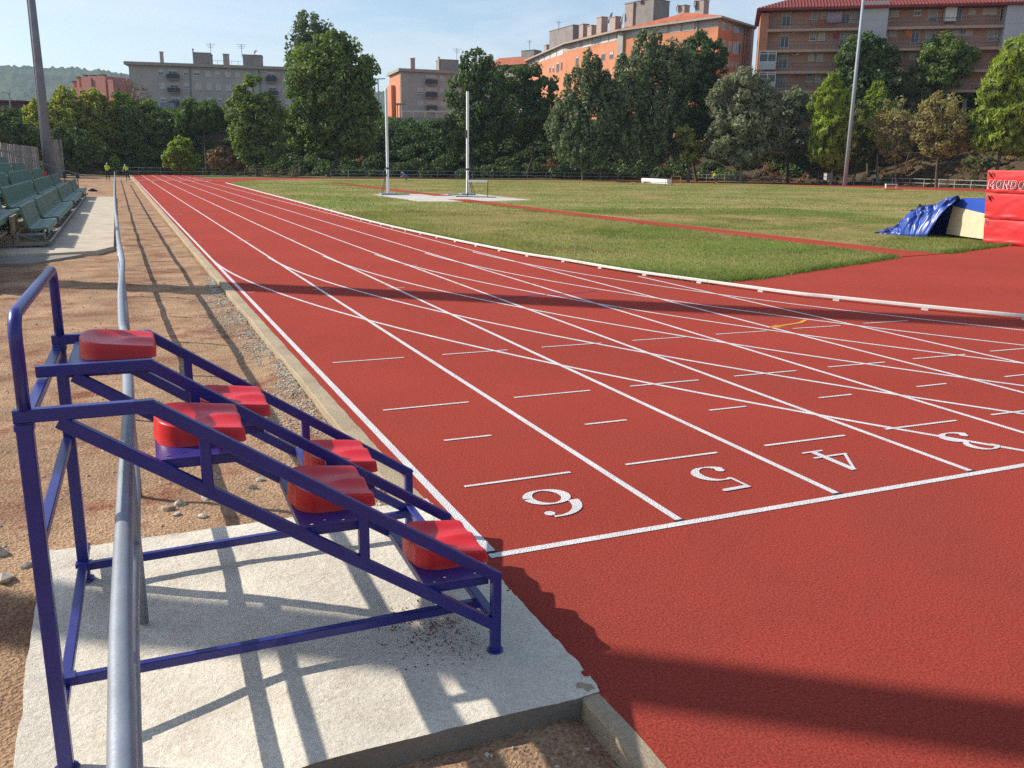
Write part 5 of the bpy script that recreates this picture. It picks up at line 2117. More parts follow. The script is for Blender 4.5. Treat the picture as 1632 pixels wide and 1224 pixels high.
def crown_pts(ells, leaf, dens, kind):
    """ells: list of (centre(3), radii(3)); returns leaf centres and outward directions, with clumps and gaps"""
    Cs, Ns, hubs = [], [], []
    for c, r in ells:
        c, r = np.array(c), np.array(r)
        vol_r = (r[0] * r[1] * r[2]) ** (1 / 3)
        ns = int(np.clip(20 + 3.6 * vol_r ** 2, 22, 84))
        if kind in ('pine', 'pined'):
            ns = int(ns * 2.6)
        dirs = rng.normal(0, 1, (ns, 3))
        dirs /= np.linalg.norm(dirs, axis=1)[:, None]
        rad = 0.50 + .48 * rng.random((ns, 1)) ** .6
        hub = c + dirs * rad * r
        hubs.append((hub, c))
        area = 4 * math.pi * vol_r ** 2
        per = int(dens * (1.35 if kind in ('pine', 'pined') else 1.0) * area / (leaf * leaf) / ns) + 6
        for i in range(ns):
            hr = vol_r * (random.uniform(.09, .20) if kind in ('pine', 'pined') else random.uniform(.15, .33))
            if kind == 'poplar':
                hrv = np.array((hr * .7, hr * .7, hr * 1.5))
            elif kind in ('pine', 'pined'):
                hrv = np.array((hr * 1.0, hr * 1.0, hr * .9))
            else:
                hrv = np.array((hr, hr, hr * .85))
            d = rng.normal(0, 1, (per, 3))
            d /= np.linalg.norm(d, axis=1)[:, None]
            q = d * hrv * (0.55 + .55 * rng.random((per, 1)) ** .5)
            Cs.append(hub[i] + q)
            Ns.append(d * .8 + dirs[i] * .5)
    return np.concatenate(Cs), np.concatenate(Ns), hubs


NLEAF = [0]


def tree(name, label, cat, kind, base_u, D, ells, leaf=.30, dens=2.3, bark=M_BARK, trunk_r=.22, group=None, depth_k=.9, limbs=7, base_z=None, lean=0.0, bare=0, lt=(.40, .85)):
    """ells: crown masses given as bearings (u, v, half-width, half-height) at distance D"""
    k = D / FPX
    e3 = []
    for q in ells:
        u, v, ru, rv = q[:4]
        dd = q[4] if len(q) > 4 else 0.0
        c = at(u, D + dd, v)
        e3.append((c, (ru * k, ru * k * depth_k, rv * k)))
    b = at(base_u, D)
    bz = (tz(b[0], b[1]) - .15) if base_z is None else base_z
    b[2] = bz
    root = empty(name, b, label, cat, group)
    org = tuple(b)
    P, Nn, hubs = crown_pts(e3, leaf, dens, kind)
    P = P[P[:, 2] > bz + .15]
    Nn = Nn[:len(P)]
    # the trunk and its limbs
    top = max(e3, key=lambda q: q[0][2])
    c0 = min(e3, key=lambda q: q[0][2])[0]
    m = MB(org)
    mid = (b + top[0]) / 2 + np.array((lean, 0, 0))
    m.tube([b - np.array((0, 0, .3)), b + np.array((0, 0, .1)), b * .6 + c0 * .4 + np.array((lean * .5, 0, 0)), top[0] + np.array((0, 0, top[1][2] * .35))], [trunk_r * 1.35, trunk_r, trunk_r * .7, .05], 8)
    for hub, c in hubs:
        pick = rng.choice(len(hub), min(len(hub), limbs), replace=False)
        for i in pick:
            h = hub[i]
            t = random.uniform(*lt)
            s = b * (1 - t) + (top[0] * .8 + c * .2) * t
            s[2] = min(s[2], h[2] - .1) if h[2] > b[2] + 1 else s[2]
            midp = (s + h) / 2 + rng.normal(0, .12, 3) - np.array((0, 0, .15))
            m.tube([s, midp, h], [trunk_r * .38, trunk_r * .22, .02], 5, cap=False)
            for q in range(bare):
                a0 = s + (h - s) * random.uniform(.4, .95)
                dirv = (h - s) / (np.linalg.norm(h - s) + 1e-6)
                tip = a0 + (dirv * 1.1 + rng.normal(0, .55, 3) + np.array((0, 0, .35))) * random.uniform(.5, 1.5)
                m.tube([a0, (a0 + tip) / 2 + rng.normal(0, .06, 3), tip], [.035, .022, .008], 4, cap=False)
    m.build('trunk', bark, root, smooth=True)
    asp = {'pine': 4.2, 'pined': 3.6, 'willow': 2.4, 'poplar': 1.3, 'sparse': 1.4}.get(kind, 1.5)
    Q = leaves(P - np.array(org), Nn, leaf * (.62 if kind in ('pine', 'pined') else 1.0), asp, up=.25, axis=(Nn * .8 + np.array((0, 0, .8))) if kind in ('pine', 'pined') else None)
    NLEAF[0] += len(Q)
    link('crown', quads_mesh('crown', Q), LF[kind], root)
    return root


GB = 'trees on the bank'
# left group, behind the dirt and the grandstand
tree('broadleaf_tree', 'dark leafy tree behind the nearer plank fence', 'tree', 'dark', 10, 104, [(12, 214, 48, 34), (50, 224, 30, 32), (-40, 214, 50, 38)], group=GB, base_z=-.1)
tree('broadleaf_tree', 'yellow green tree with pale crown beside the concrete light pole', 'tree', 'yellow', 72, 121, [(66, 186, 22, 26), (86, 200, 26, 30), (60, 215, 26, 28)], group=GB)
tree('broadleaf_tree', 'tallest yellow green tree in front of the pink block', 'tree', 'yellow', 105, 126, [(104, 165, 24, 24), (112, 195, 34, 30), (98, 205, 32, 32), (118, 230, 36, 32)], group=GB)
tree('broadleaf_tree', 'bright yellow crowned tree below the pink block chimneys', 'tree', 'yellow', 155, 128, [(146, 162, 22, 20), (163, 172, 22, 18), (150, 190, 34, 28), (160, 225, 40, 34)], group=GB)
tree('broadleaf_tree', 'green tree between the pink block and the grey block', 'tree', 'broad', 200, 130, [(196, 170, 22, 22), (212, 195, 30, 30), (205, 230, 38, 34)], group=GB)
tree('broadleaf_tree', 'dark green tree below the corner of the grey block', 'tree', 'broad', 245, 131, [(232, 190, 28, 26), (258, 205, 30, 28), (245, 235, 42, 32)], group=GB)
tree('broadleaf_tree', 'round dark tree on the bank between the umbrella pine and the grey block', 'tree', 'pined', 290, 136, [(283, 192, 24, 20), (275, 215, 30, 26)], group=GB)
tree('broadleaf_tree', 'low spreading dark green tree at the end of the plank fence', 'tree', 'dark', 115, 112, [(108, 222, 30, 18), (125, 240, 34, 24), (104, 252, 24, 20)], group=GB, base_z=-.1)
tree('bare_tree', 'thin reddish almost bare tree beside the corner of the grey block', 'tree', 'dry', 212, 150, [(206, 150, 18, 24), (222, 158, 20, 20)], leaf=.22, dens=.16, bark=M_BARK, trunk_r=.14, limbs=14, bare=4, group=GB)
tree('umbrella_pine', 'umbrella pine with flat domed crown below the grey block', 'pine tree', 'pined', 330, 124, [(322, 180, 36, 22), (300, 192, 20, 17), (346, 190, 22, 18), (322, 194, 34, 11)], leaf=.26, dens=2.6, bark=M_BARK, trunk_r=.17, limbs=6, group=GB, lt=(.72, .98))
tree('bush', 'round bright green bush at the end of the straight', 'bush', 'bush', 287, 117, [(286, 240, 22, 20), (278, 254, 20, 17), (298, 253, 19, 18), (289, 226, 13, 9)], leaf=.24, trunk_r=.10, group='bushes by the far fence', base_z=-.05)
tree('broadleaf_tree', 'lit green tree in front of the grey block and beside the tallest tree', 'tree', 'broad', 410, 119, [(404, 150, 26, 28), (395, 178, 34, 26), (420, 190, 36, 34), (398, 222, 32, 26), (428, 228, 28, 28), (404, 246, 22, 16)], group=GB, leaf=.30)
tree('poplar_tree', 'blue green poplar rising behind the tallest broadleaf tree', 'tree', 'poplar', 505, 134, [(497, 52, 30, 28), (478, 82, 22, 28), (515, 75, 30, 34), (500, 120, 44, 40)], group=GB, leaf=.30, dens=1.9)
tree('broadleaf_tree', 'tallest broad dark green tree between the two grey blocks', 'tree', 'broad', 520, 126, [(535, 88, 32, 34), (505, 120, 44, 42), (560, 110, 40, 36), (545, 150, 52, 44), (490, 160, 40, 40), (510, 200, 50, 38), (570, 178, 34, 36), (480, 215, 34, 26), (560, 222, 40, 24)], group=GB, leaf=.33, trunk_r=.35)
tree('bush', 'low shrub on the bank between the bright bush and the lit green tree', 'bush', 'dry', 352, 121, [(355, 252, 26, 18), (378, 262, 24, 12)], leaf=.22, dens=1.2, trunk_r=.06, group='bushes by the far fence')
tree('bush', 'young sapling between the two workers in yellow', 'bush', 'bush', 181, 119, [(183, 256, 8, 9), (179, 264, 5, 8)], leaf=.16, dens=1.6, trunk_r=.05, base_z=-.1, group='bushes by the far fence')
# middle
tree('poplar_tree', 'dense dark poplar behind the vault upright beside the hurdle', 'tree', 'dark', 757, 130, [(757, 112, 26, 30), (742, 150, 32, 36), (775, 140, 34, 42), (752, 192, 46, 34), (792, 190, 34, 34), (740, 215, 36, 24)], group=GB, leaf=.30)
tree('broadleaf_tree', 'dark leafy tree below the low tiled roof', 'tree', 'dark', 838, 137, [(815, 138, 30, 32), (845, 130, 26, 26), (868, 145, 22, 30), (830, 180, 46, 38), (870, 190, 34, 34)], group=GB, leaf=.32)
tree('poplar_tree', 'slender silver poplar in front of the stepped end of the orange block', 'tree', 'poplar', 930, 122, [(942, 112, 17, 28), (928, 145, 30, 34), (955, 140, 24, 34), (905, 190, 34, 40), (945, 195, 42, 40), (925, 235, 44, 28)], group=GB, leaf=.32)
tree('poplar_tree', 'broad silver poplar in front of the middle of the orange block', 'tree', 'poplar', 1030, 124, [(1038, 82, 26, 32), (1015, 120, 36, 36), (1052, 120, 34, 38), (978, 142, 34, 32), (1078, 108, 34, 34), (1000, 165, 40, 38), (1050, 175, 46, 44), (1015, 220, 46, 34), (1060, 228, 34, 26)], group=GB, leaf=.33)
tree('poplar_tree', 'dark poplar in front of the shaded end of the orange block', 'tree', 'dark', 1112, 128, [(1112, 80, 28, 28), (1142, 90, 18, 24), (1095, 115, 32, 36), (1132, 110, 24, 34), (1105, 160, 42, 42), (1130, 175, 34, 40), (1095, 215, 40, 32)], group=GB, leaf=.32)
tree('broadleaf_tree', 'grey leaved willow with pale trunk behind the worker in the orange helmet', 'tree', 'willow', 1182, 119, [(1185, 140, 30, 28), (1160, 165, 30, 36), (1208, 165, 34, 36), (1180, 200, 48, 36), (1150, 225, 32, 30), (1215, 220, 38, 36), (1180, 245, 42, 20)], bark=M_BARKG, group=GB, leaf=.26, dens=1.9, trunk_r=.2)
tree('bush', 'small yellow green leafed sapling on the dark bank beside the willow', 'bush', 'yellow', 1098, 119.5, [(1092, 215, 15, 14), (1102, 238, 16, 20)], leaf=.24, dens=1.4, group='bushes by the far fence')
tree('broadleaf_tree', 'dusky tree between the willow and the lime green pine', 'tree', 'willow', 1258, 125, [(1250, 180, 28, 34), (1272, 170, 24, 30), (1255, 225, 34, 30)], group=GB, leaf=.27, dens=1.5)
# right
tree('pine_tree', 'lime green pine left of the slim light pole', 'pine tree', 'pine', 1326, 116, [(1325, 140, 16, 20), (1316, 165, 26, 26), (1338, 175, 22, 30), (1322, 205, 34, 30), (1345, 215, 20, 24), (1312, 240, 26, 20), (1330, 252, 24, 16)], leaf=.30, dens=2.2, bark=M_BARKG, group=GB)
tree('pine_tree', 'lime green pine behind the thin half bare tree', 'pine tree', 'pine', 1402, 122, [(1398, 155, 17, 22), (1388, 180, 22, 26), (1412, 182, 20, 26), (1396, 215, 28, 26)], leaf=.30, dens=2.0, bark=M_BARKG, group=GB)
tree('broadleaf_tree', 'dark leafy tree crossing the slim light pole in front of the balconies', 'tree', 'dark', 1385, 127, [(1390, 72, 24, 22), (1365, 92, 34, 28), (1400, 100, 30, 30), (1378, 130, 44, 32), (1350, 125, 26, 24)], group=GB, leaf=.32)
tree('broadleaf_tree', 'olive green bushy tree behind the half bare trees', 'tree', 'olive', 1445, 126, [(1440, 128, 38, 24), (1465, 140, 30, 24), (1425, 150, 30, 24), (1470, 175, 40, 30)], group=GB, leaf=.28)
tree('broadleaf_tree', 'mid green tree with forked trunk in front of the top balconies', 'tree', 'broad', 1508, 125, [(1505, 78, 30, 22), (1490, 98, 30, 24), (1530, 92, 30, 26), (1508, 120, 38, 20)], group=GB, leaf=.28, bark=M_BARKG, dens=1.8)
tree('broadleaf_tree', 'very dark tree behind the largest lime green pine', 'tree', 'dark', 1582, 129, [(1570, 95, 28, 26), (1600, 85, 34, 22), (1560, 125, 30, 30), (1540, 150, 34, 26)], group=GB, leaf=.30)
tree('pine_tree', 'largest lime green pine above the red landing mats', 'pine tree', 'pine', 1606, 104, [(1625, 85, 26, 26), (1606, 115, 30, 30), (1640, 130, 40, 40), (1590, 150, 30, 28), (1610, 180, 44, 34), (1575, 190, 26, 24), (1600, 220, 38, 26), (1570, 225, 20, 16), (1650, 220, 40, 34)], leaf=.28, dens=2.4, bark=M_BARK, trunk_r=.28, group=GB)
tree('bare_tree', 'thin half bare tree between the light pole and the forked bare tree', 'tree', 'sparse', 1432, 114, [(1425, 180, 26, 24), (1412, 205, 26, 26), (1442, 210, 24, 28), (1425, 240, 24, 18)], leaf=.20, dens=.55, bark=M_BARKG, trunk_r=.12, limbs=9, bare=5, group=GB)
tree('bare_tree', 'forked half bare tree with dark trunk behind the pale fence', 'tree', 'sparse', 1496, 106, [(1500, 172, 32, 22), (1474, 200, 26, 28), (1520, 195, 32, 30), (1495, 225, 36, 24), (1528, 225, 20, 20)], leaf=.20, dens=.60, bark=M_BARK, trunk_r=.20, limbs=9, bare=5, group=GB)
tree('bush', 'clump of long grey green grass leaves by the largest pine', 'bush', 'olive', 1556, 98, [(1556, 262, 24, 13), (1575, 258, 14, 10)], leaf=.22, dens=1.4, trunk_r=.05, group='bushes by the far fence')
tree('broadleaf_tree', 'low dusky tree behind the slim light pole', 'tree', 'olive', 1362, 121, [(1364, 200, 20, 34), (1368, 240, 24, 20)], group=GB, leaf=.26, dens=1.4)

# dense ivy and scrub on the dark bank: nobody could count it
def bank_pt(i, d):
    return BPa[i] + BNa[i] * d


def scrub(name, spans, kind, leaf, mats_, label=None):
    """spans: (u0, u1, d0, d1, clumps, clump radius, per)"""
    Ps, Ns = [], []
    for (u0, u1, d0, d1, ncl, cr_, per) in spans:
        for _ in range(ncl):
            u = random.uniform(u0, u1)
            d = random.uniform(d0, d1)
            # walk out along the bearing until this depth inside the bank is reached
            lo, hi = 60.0, 230.0
            for _k in range(22):
                mid_ = (lo + hi) / 2
                q = at(u, mid_)
                if bank_d(q[0], q[1]) < d:
                    lo = mid_
                else:
                    hi = mid_
            q = at(u, lo)
            z = tz(q[0], q[1])
            r_ = cr_ * random.uniform(.5, 1.25)
            dr = rng.normal(0, 1, (per, 3))
            dr /= np.linalg.norm(dr, axis=1)[:, None]
            dr[:, 2] = np.abs(dr[:, 2]) * 1.0 - .1
            pts = np.array((q[0], q[1], z)) + dr * r_ * np.array((1, 1, .85)) * (0.6 + .45 * rng.random((per, 1)))
            Ps.append(pts)
            Ns.append(dr)
    P, Nn = np.concatenate(Ps), np.concatenate(Ns)
    o = link(name, quads_mesh(name, leaves(P, Nn, leaf, 1.5, .2)), mats_)
    return tag(o, label, None, None, 'stuff')


scrub('undergrowth', [(130, 330, 12, 24, 40, 2.6, 620), (290, 480, 3, 17, 90, 1.4, 380), (430, 620, 12, 20, 40, 2.2, 560), (740, 1200, 13, 24, 85, 2.7, 640), (1190, 1650, 14, 24, 80, 2.6, 600), (540, 745, 9, 19, 120, 1.5, 420), (820, 1180, 12, 19, 60, 1.4, 380), (1180, 1330, 8, 18, 40, 1.3, 300), (40, 300, 3, 18, 90, 1.7, 480), (440, 760, 2.5, 17, 190, 1.5, 430), (560, 740, 15, 18, 36, 1.3, 420), (760, 1180, 2.5, 17, 220, 1.6, 430), (1180, 1300, 5, 16, 45, 1.4, 380), (1340, 1480, 10, 18, 40, 1.5, 380)], 'dark', .27, LF['dark'])
scrub('dry_scrub', [(330, 480, 2, 8, 46, 1.0, 260), (520, 600, 3, 9, 22, 1.1, 260), (840, 960, 5, 13, 42, 1.1, 260), (1030, 1080, 5, 9, 9, 1.0, 260), (1210, 1300, 2, 8, 26, .8, 200), (1200, 1660, 2, 15, 190, .6, 150)], 'dry', .22, LF['dry'])
scrub('weeds', [(150, 480, -4, 1.5, 60, .5, 150), (300, 560, 1, 6, 26, .8, 220), (1290, 1660, -1, 14, 200, .5, 130), (850, 940, 6, 12, 16, 1.0, 220)], 'bush', .17, LF['olive'])

# ---------------------------------------------------------------- grass on the infield
M_BLADE = leafmat('grass_blade', (0.150, 0.225, 0.050), var=.45, scale=.35, tw=.35)
M_BLADED = leafmat('grass_dry', (0.37, 0.29, 0.135), var=.3, scale=.5, tw=.3)


def inpoly(x, y, poly):
    px, py = np.array([p[0] for p in poly]), np.array([p[1] for p in poly])
    ins = np.zeros(len(x), bool)
    j = len(poly) - 1
    for i in range(len(poly)):
        c = ((py[i] > y) != (py[j] > y)) & (x < (px[j] - px[i]) * (y - py[i]) / (py[j] - py[i] + 1e-12) + px[i])
        ins ^= c
        j = i
    return ins


def blades(n, ymin, ymax, xmin, xmax, h, wd, dry, power):
    x = rng.uniform(xmin, xmax, n * 3)
    y = ymin + (ymax - ymin) * rng.random(n * 3) ** power
    ok = inpoly(x, y, INFIELD)
    ok &= ~((np.abs(x - 16.4) < .72) & (y < 46)) & ~((x > 13.2) & (x < 21.2) & (y > 42.8) & (y < 54.8)) & ~((np.abs(x - 17.6) < .7) & (y > 51) & (y < 75))
    patch = fbm(x * .16 + 3, y * .16, 4) + .25 * fbm(x * 1.1, y * 1.1, 3)
    edge = np.exp(-np.abs(x - 7.2) / 1.2)
    if dry:
        ok &= (patch > -.02) | (rng.random(n * 3) < .12)
    else:
        ok &= (patch < .06) | (rng.random(n * 3) < .15 + edge)
    x, y, pt = x[ok][:n], y[ok][:n], patch[ok][:n]
    m_ = len(x)
    hh = h * (0.45 + .9 * rng.random(m_)) * (1 + 1.0 * np.clip(fbm(x * .5, y * .5, 3) * 3, 0, 1))
    a = rng.uniform(0, 2 * math.pi, m_)
    lean_ = rng.normal(0, .45, (m_, 2)) * hh[:, None]
    ww = wd * (0.6 + .8 * rng.random(m_))
    dx, dy = np.cos(a) * ww / 2, np.sin(a) * ww / 2
    z0 = np.full(m_, .004)
    V = np.stack([np.stack([x - dx, y - dy, z0], -1), np.stack([x + dx, y + dy, z0], -1), np.stack([x + lean_[:, 0], y + lean_[:, 1], z0 + hh], -1)], 1)
    return V


def edge_tufts(n, pts, hmin, hmax, wd):
    pts = [np.array(p, float) for p in pts]
    L = np.array([np.linalg.norm(b - a) for a, b in zip(pts[:-1], pts[1:])])
    cum = np.concatenate([[0], np.cumsum(L)])
    # tufts bunch together
    hubs_ = rng.random(n // 9) * cum[-1]
    t = np.repeat(hubs_, 9) + rng.normal(0, .05, (n // 9) * 9)
    t = np.clip(t, 0, cum[-1] - 1e-3)
    k = np.searchsorted(cum, t, side='right') - 1
    A = np.array(pts)
    fr = (t - cum[k]) / L[k]
    P2 = A[k] * (1 - fr[:, None]) + A[k + 1] * fr[:, None]
    d = (A[k + 1] - A[k]) / L[k][:, None]
    nn = np.stack([-d[:, 1], d[:, 0]], -1)
    off = np.repeat(rng.normal(-.02, .06, n // 9), 9) + rng.normal(0, .03, len(t))
    P2 = P2 - nn * off[:, None]
    h = rng.uniform(hmin, hmax, len(t))
    a = rng.uniform(0, 6.28, len(t))
    dx, dy = np.cos(a) * wd / 2, np.sin(a) * wd / 2
    ln = rng.normal(0, .5, (len(t), 2)) * h[:, None]
    z0 = np.full(len(t), .002)
    return np.stack([np.stack([P2[:, 0] - dx, P2[:, 1] - dy, z0], -1), np.stack([P2[:, 0] + dx, P2[:, 1] + dy, z0], -1), np.stack([P2[:, 0] + ln[:, 0], P2[:, 1] + ln[:, 1], z0 + h], -1)], 1)


EDGE1 = [(8.02, 9.46), (8.35, 9.42), (9.13, 9.50), (11.58, 10.45), (14.44, 11.56), (15.45, 12.0)]
EDGE2 = [(17.5, 12.36), (18.71, 12.80), (21.2, 13.62), (24, 14.3)]
tag(link('grass', quads_mesh('grass', np.concatenate([edge_tufts(9000, EDGE1, .03, .10, .012), edge_tufts(6000, EDGE2, .03, .11, .014), edge_tufts(9000, [(x + .12, y) for x, y in KERBL[::-1][1:6]], .04, .11, .012), edge_tufts(5000, [(15.62, 12.1), (15.66, 20), (15.5, 30), (15.7, 42)], .03, .08, .014), blades(190000, 9.4, 34, 6.2, 30, .045, .009, False, 1.5), blades(90000, 30, 100, 6.2, 76, .05, .03, False, 1.2)]), 3), M_BLADE), kind='stuff')
tag(link('dry_grass', quads_mesh('dry_grass', np.concatenate([blades(110000, 9.4, 34, 6.2, 30, .035, .009, True, 1.5), blades(80000, 30, 100, 6.2, 76, .045, .03, True, 1.2)]), 3), M_BLADED), kind='stuff')

# ---------------------------------------------------------------- gravel spilled along the kerb, stones on the dirt
ico = bmesh.new()
bmesh.ops.create_icosphere(ico, subdivisions=1, radius=1.0)
IV = np.array([v.co[:] for v in ico.verts])
IF = np.array([[v.index for v in f_.verts] for f_ in ico.faces])
ico.free()


def stones(name, xs_, ys_, sz, mats_):
    n = len(xs_)
    V = np.zeros((n, len(IV), 3))
    for i in range(n):
        j = IV * (1 + rng.normal(0, .22, IV.shape)) * sz[i] * np.array((1, random.uniform(.6, 1.0), random.uniform(.4, .8)))
        a = random.uniform(0, 6.28)
        c, s = math.cos(a), math.sin(a)
        V[i, :, 0] = j[:, 0] * c - j[:, 1] * s + xs_[i]
        V[i, :, 1] = j[:, 0] * s + j[:, 1] * c + ys_[i]
        V[i, :, 2] = j[:, 2] + dz_at(xs_[i], ys_[i]) + sz[i] * .15
    T_ = V[:, IF.ravel(), :].reshape(-1, 3, 3)
    o = link(name, quads_mesh(name, T_, 3), mats_)
    return tag(o, kind='stuff')


def dz_at(x, y):
    amp_ = np.clip((40 - np.abs(y - 5)) / 20, 0, 1)
    x, y = np.array(float(x)), np.array(float(y))
    return float(GZ + amp_ * (0.05 * fbm(x * .9, y * .9, 4) + 0.035 * fbm(x * 5, y * 5, 3)) + amp_ * .035 * np.clip((x + .75) / .5, 0, 1))


M_GRAV = mat('gravel_stone', (0.46, 0.40, 0.31), rough=.95, var=.4, scale=22, col2=(.30, .19, .13), fac2=(.5, .7), scale2=6)
xs_, ys_, sz_ = [], [], []
while len(xs_) < 9500:
    y = random.uniform(1.0, 13.5)
    wv = (.30 + .28 * float(fbm(np.array(y * .8), np.array(2.0), 3)) * 2) * (1 if y < 11 else .5)
    x = -.25 - abs(random.gauss(0, max(.08, wv) * .62))
    if x < -1.05 or (y < 1.05 and x < -.3):
        continue
    if float(fbm(np.array(x * 2.3), np.array(y * 2.3), 3)) < -.10:
        continue
    xs_.append(x)
    ys_.append(y)
    sz_.append(min(.026, .0045 + abs(random.gauss(0, .0055))))
stones('gravel', xs_, ys_, sz_, M_GRAV)
xs_, ys_, sz_ = [], [], []
for _ in range(1500):
    x, y = random.uniform(-5, -.9), random.uniform(.95, 16)
    xs_.append(x)
    ys_.append(y)
    sz_.append(min(.045, .004 + abs(random.gauss(0, .007))))
for x, y, s in ((-1.60, 1.55, .045), (-1.52, 1.62, .05), (-1.35, 1.66, .05), (-1.22, 1.60, .03), (-1.40, 1.33, .035), (-1.55, 1.42, .03), (-.98, 1.9, .03), (-1.05, 1.75, .035), (-2.35, .98, .04), (-2.45, .85, .05), (-2.5, 1.2, .045)):
    xs_.append(x)
    ys_.append(y)
    sz_.append(s)
for _ in range(500):
    xs_.append(random.uniform(-1.6, -.26))
    ys_.append(random.uniform(-4, -1.5))
    sz_.append(.004 + abs(random.gauss(0, .004)))
stones('pebbles', xs_, ys_, sz_, M_GRAV)

# red rubber crumbs trodden onto the slab
xs_ = rng.normal(-.56, .13, 420)
ys_ = rng.normal(-.72, .16, 420)
ok = (xs_ > -1.0) & (xs_ < -.25)
xs_, ys_ = xs_[ok], ys_[ok]
n = len(xs_)
sz = .0016 + np.abs(rng.normal(0, .0014, n))
V = np.zeros((n, len(IV), 3))
for i in range(n):
    V[i] = IV * (1 + rng.normal(0, .25, IV.shape)) * sz[i] + np.array((xs_[i], ys_[i], .006))
tag(link('rubber_crumbs', quads_mesh('rubber_crumbs', V[:, IF.ravel(), :].reshape(-1, 3, 3), 3), mat('crumb_red', (.24, .05, .035), rough=.9)), kind='stuff')

# ================================================================== PEOPLE (far off, small)
M_HIVIS = mat('hi_vis_yellow', (0.50, 0.66, 0.03), rough=.8, var=.08)
M_NAVY = mat('navy_cloth', (0.018, 0.020, 0.040), rough=.9, var=.1)
M_SKIN = mat('skin', (0.42, 0.24, 0.17), rough=.6, var=.05)
M_HAIRW = mat('pale_cap', (0.55, 0.55, 0.52), rough=.7)
M_BOOT = mat('boot', (0.03, 0.025, 0.02), rough=.7)
M_REFL = mat('reflective_cuff', (0.52, 0.72, 0.30), rough=.5)
M_HELM = mat('orange_helmet', (0.62, 0.13, 0.05), rough=.4)
M_SHIRT = mat('blue_shirt', (0.045, 0.16, 0.42), rough=.85)


def person(loc, rz, label, joints, edges, mats_, hat=None):
    """joints: name -> (pos, radius, material index); one continuous skinned body"""
    names = list(joints)
    me = bpy.data.meshes.new('person')
    me.from_pydata([joints[k][0] for k in names], [(names.index(a), names.index(b)) for a, b in edges], [])
    o = bpy.data.objects.new('person', me)
    COL.objects.link(o)
    sk = o.modifiers.new('skin', 'SKIN')
    sk.use_smooth_shade = True
    for i, k in enumerate(names):
        v = me.skin_vertices[0].data[i]
        v.radius = (joints[k][1],) * 2
        v.use_root = (i == 0)
    ss = o.modifiers.new('sub', 'SUBSURF')
    ss.levels = ss.render_levels = 2
    dg = bpy.context.evaluated_depsgraph_get()
    me2 = bpy.data.meshes.new_from_object(o.evaluated_get(dg))
    bpy.data.objects.remove(o)
    o = bpy.data.objects.new('person', me2)
    COL.objects.link(o)
    me2.materials.clear()
    for m_ in mats_:
        me2.materials.append(m_)
    segs = [(np.array(joints[a][0]), np.array(joints[b][0]), joints[b][2]) for a, b in edges]
    for p_ in me2.polygons:
        c = np.array(p_.center)
        best, bi = 1e9, 0
        for a, b, mi in segs:
            t = np.clip((c - a) @ (b - a) / ((b - a) @ (b - a) + 1e-9), 0, 1)
            d = np.linalg.norm(c - a - (b - a) * t)
            if d < best:
                best, bi = d, mi
        p_.material_index = bi
        p_.use_smooth = True
    o.location = tuple(loc)
    o.rotation_euler = (0, 0, rz)
    tag(o, label, 'person')
    if hat:
        c, r_, mm = hat
        m = MB()
        m.tube([np.array(c) + np.array((0, 0, -.02)), np.array(c) + np.array((0, 0, .03)), np.array(c) + np.array((0, 0, .08)), np.array(c) + np.array((0, 0, .115))], [r_ * 1.22, r_ * 1.04, r_ * .8, r_ * .25], 12)
        m.build('helmet', mm, o, smooth=True)
    return o


def body(bend, arms, crouch=False):
    """bend: trunk lean forward (towards +y) in radians; material indices 0 top, 1 trousers, 2 skin, 3 boots, 4 cuffs"""
    J = {}
    hz = .93 if not crouch else .40
    hy = -.06 if not crouch else -.12
    J['pelvis'] = ((0, hy, hz), .135, 1)
    s, c = math.sin(bend), math.cos(bend)
    pt = lambda l, dx=0: (dx, hy + s * l, hz + c * l)
    J['waist'] = (pt(.18), .125, 0)
    J['chest'] = (pt(.40), .155, 0)
    J['neck'] = (pt(.56), .058, 2)
    J['head'] = ((0, hy + s * .62 + .05, hz + c * .62 + .04), .088, 2)
    J['crown'] = ((0, hy + s * .66 + .07, hz + c * .66 + .11), .085, 2)
    E2 = [('pelvis', 'waist'), ('waist', 'chest'), ('chest', 'neck'), ('neck', 'head'), ('head', 'crown')]
    for n_, sx in (('l', -1), ('r', 1)):
        J['sh' + n_] = (pt(.47, sx * .19), .068, 0)
        a = arms[0 if sx < 0 else 1]
        sh = np.array(J['sh' + n_][0])
        J['el' + n_] = (tuple(sh + np.array(a[0])), .047, 0)
        J['wr' + n_] = (tuple(sh + np.array(a[1])), .034, 2)
        J['ha' + n_] = (tuple(sh + np.array(a[1]) + (np.array(a[1]) - np.array(a[0])) * .35), .034, 2)
        E2 += [('chest', 'sh' + n_), ('sh' + n_, 'el' + n_), ('el' + n_, 'wr' + n_), ('wr' + n_, 'ha' + n_)]
        J['hip' + n_] = ((sx * .09, hy, hz - .05), .105, 1)
        if crouch:
            J['kn' + n_] = ((sx * .17, .30, .46), .072, 1)
            J['an' + n_] = ((sx * .13, .02, .12), .052, 1)
            J['cu' + n_] = ((sx * .13, .015, .08), .052, 3)
        else:
            J['kn' + n_] = ((sx * .115, -.02, .49), .072, 1)
            J['an' + n_] = ((sx * .125, -.05, .20), .060, 1)
            J['cu' + n_] = ((sx * .125, -.05, .10), .062, 4)
        J['he' + n_] = ((sx * .13, -.05 if not crouch else .01, .055), .050, 3)
        J['to' + n_] = ((sx * .145, .14 if not crouch else .2, .04), .040, 3)
        E2 += [('pelvis', 'hip' + n_), ('hip' + n_, 'kn' + n_), ('kn' + n_, 'an' + n_), ('an' + n_, 'cu' + n_), ('cu' + n_, 'he' + n_), ('he' + n_, 'to' + n_)]
    return J, E2


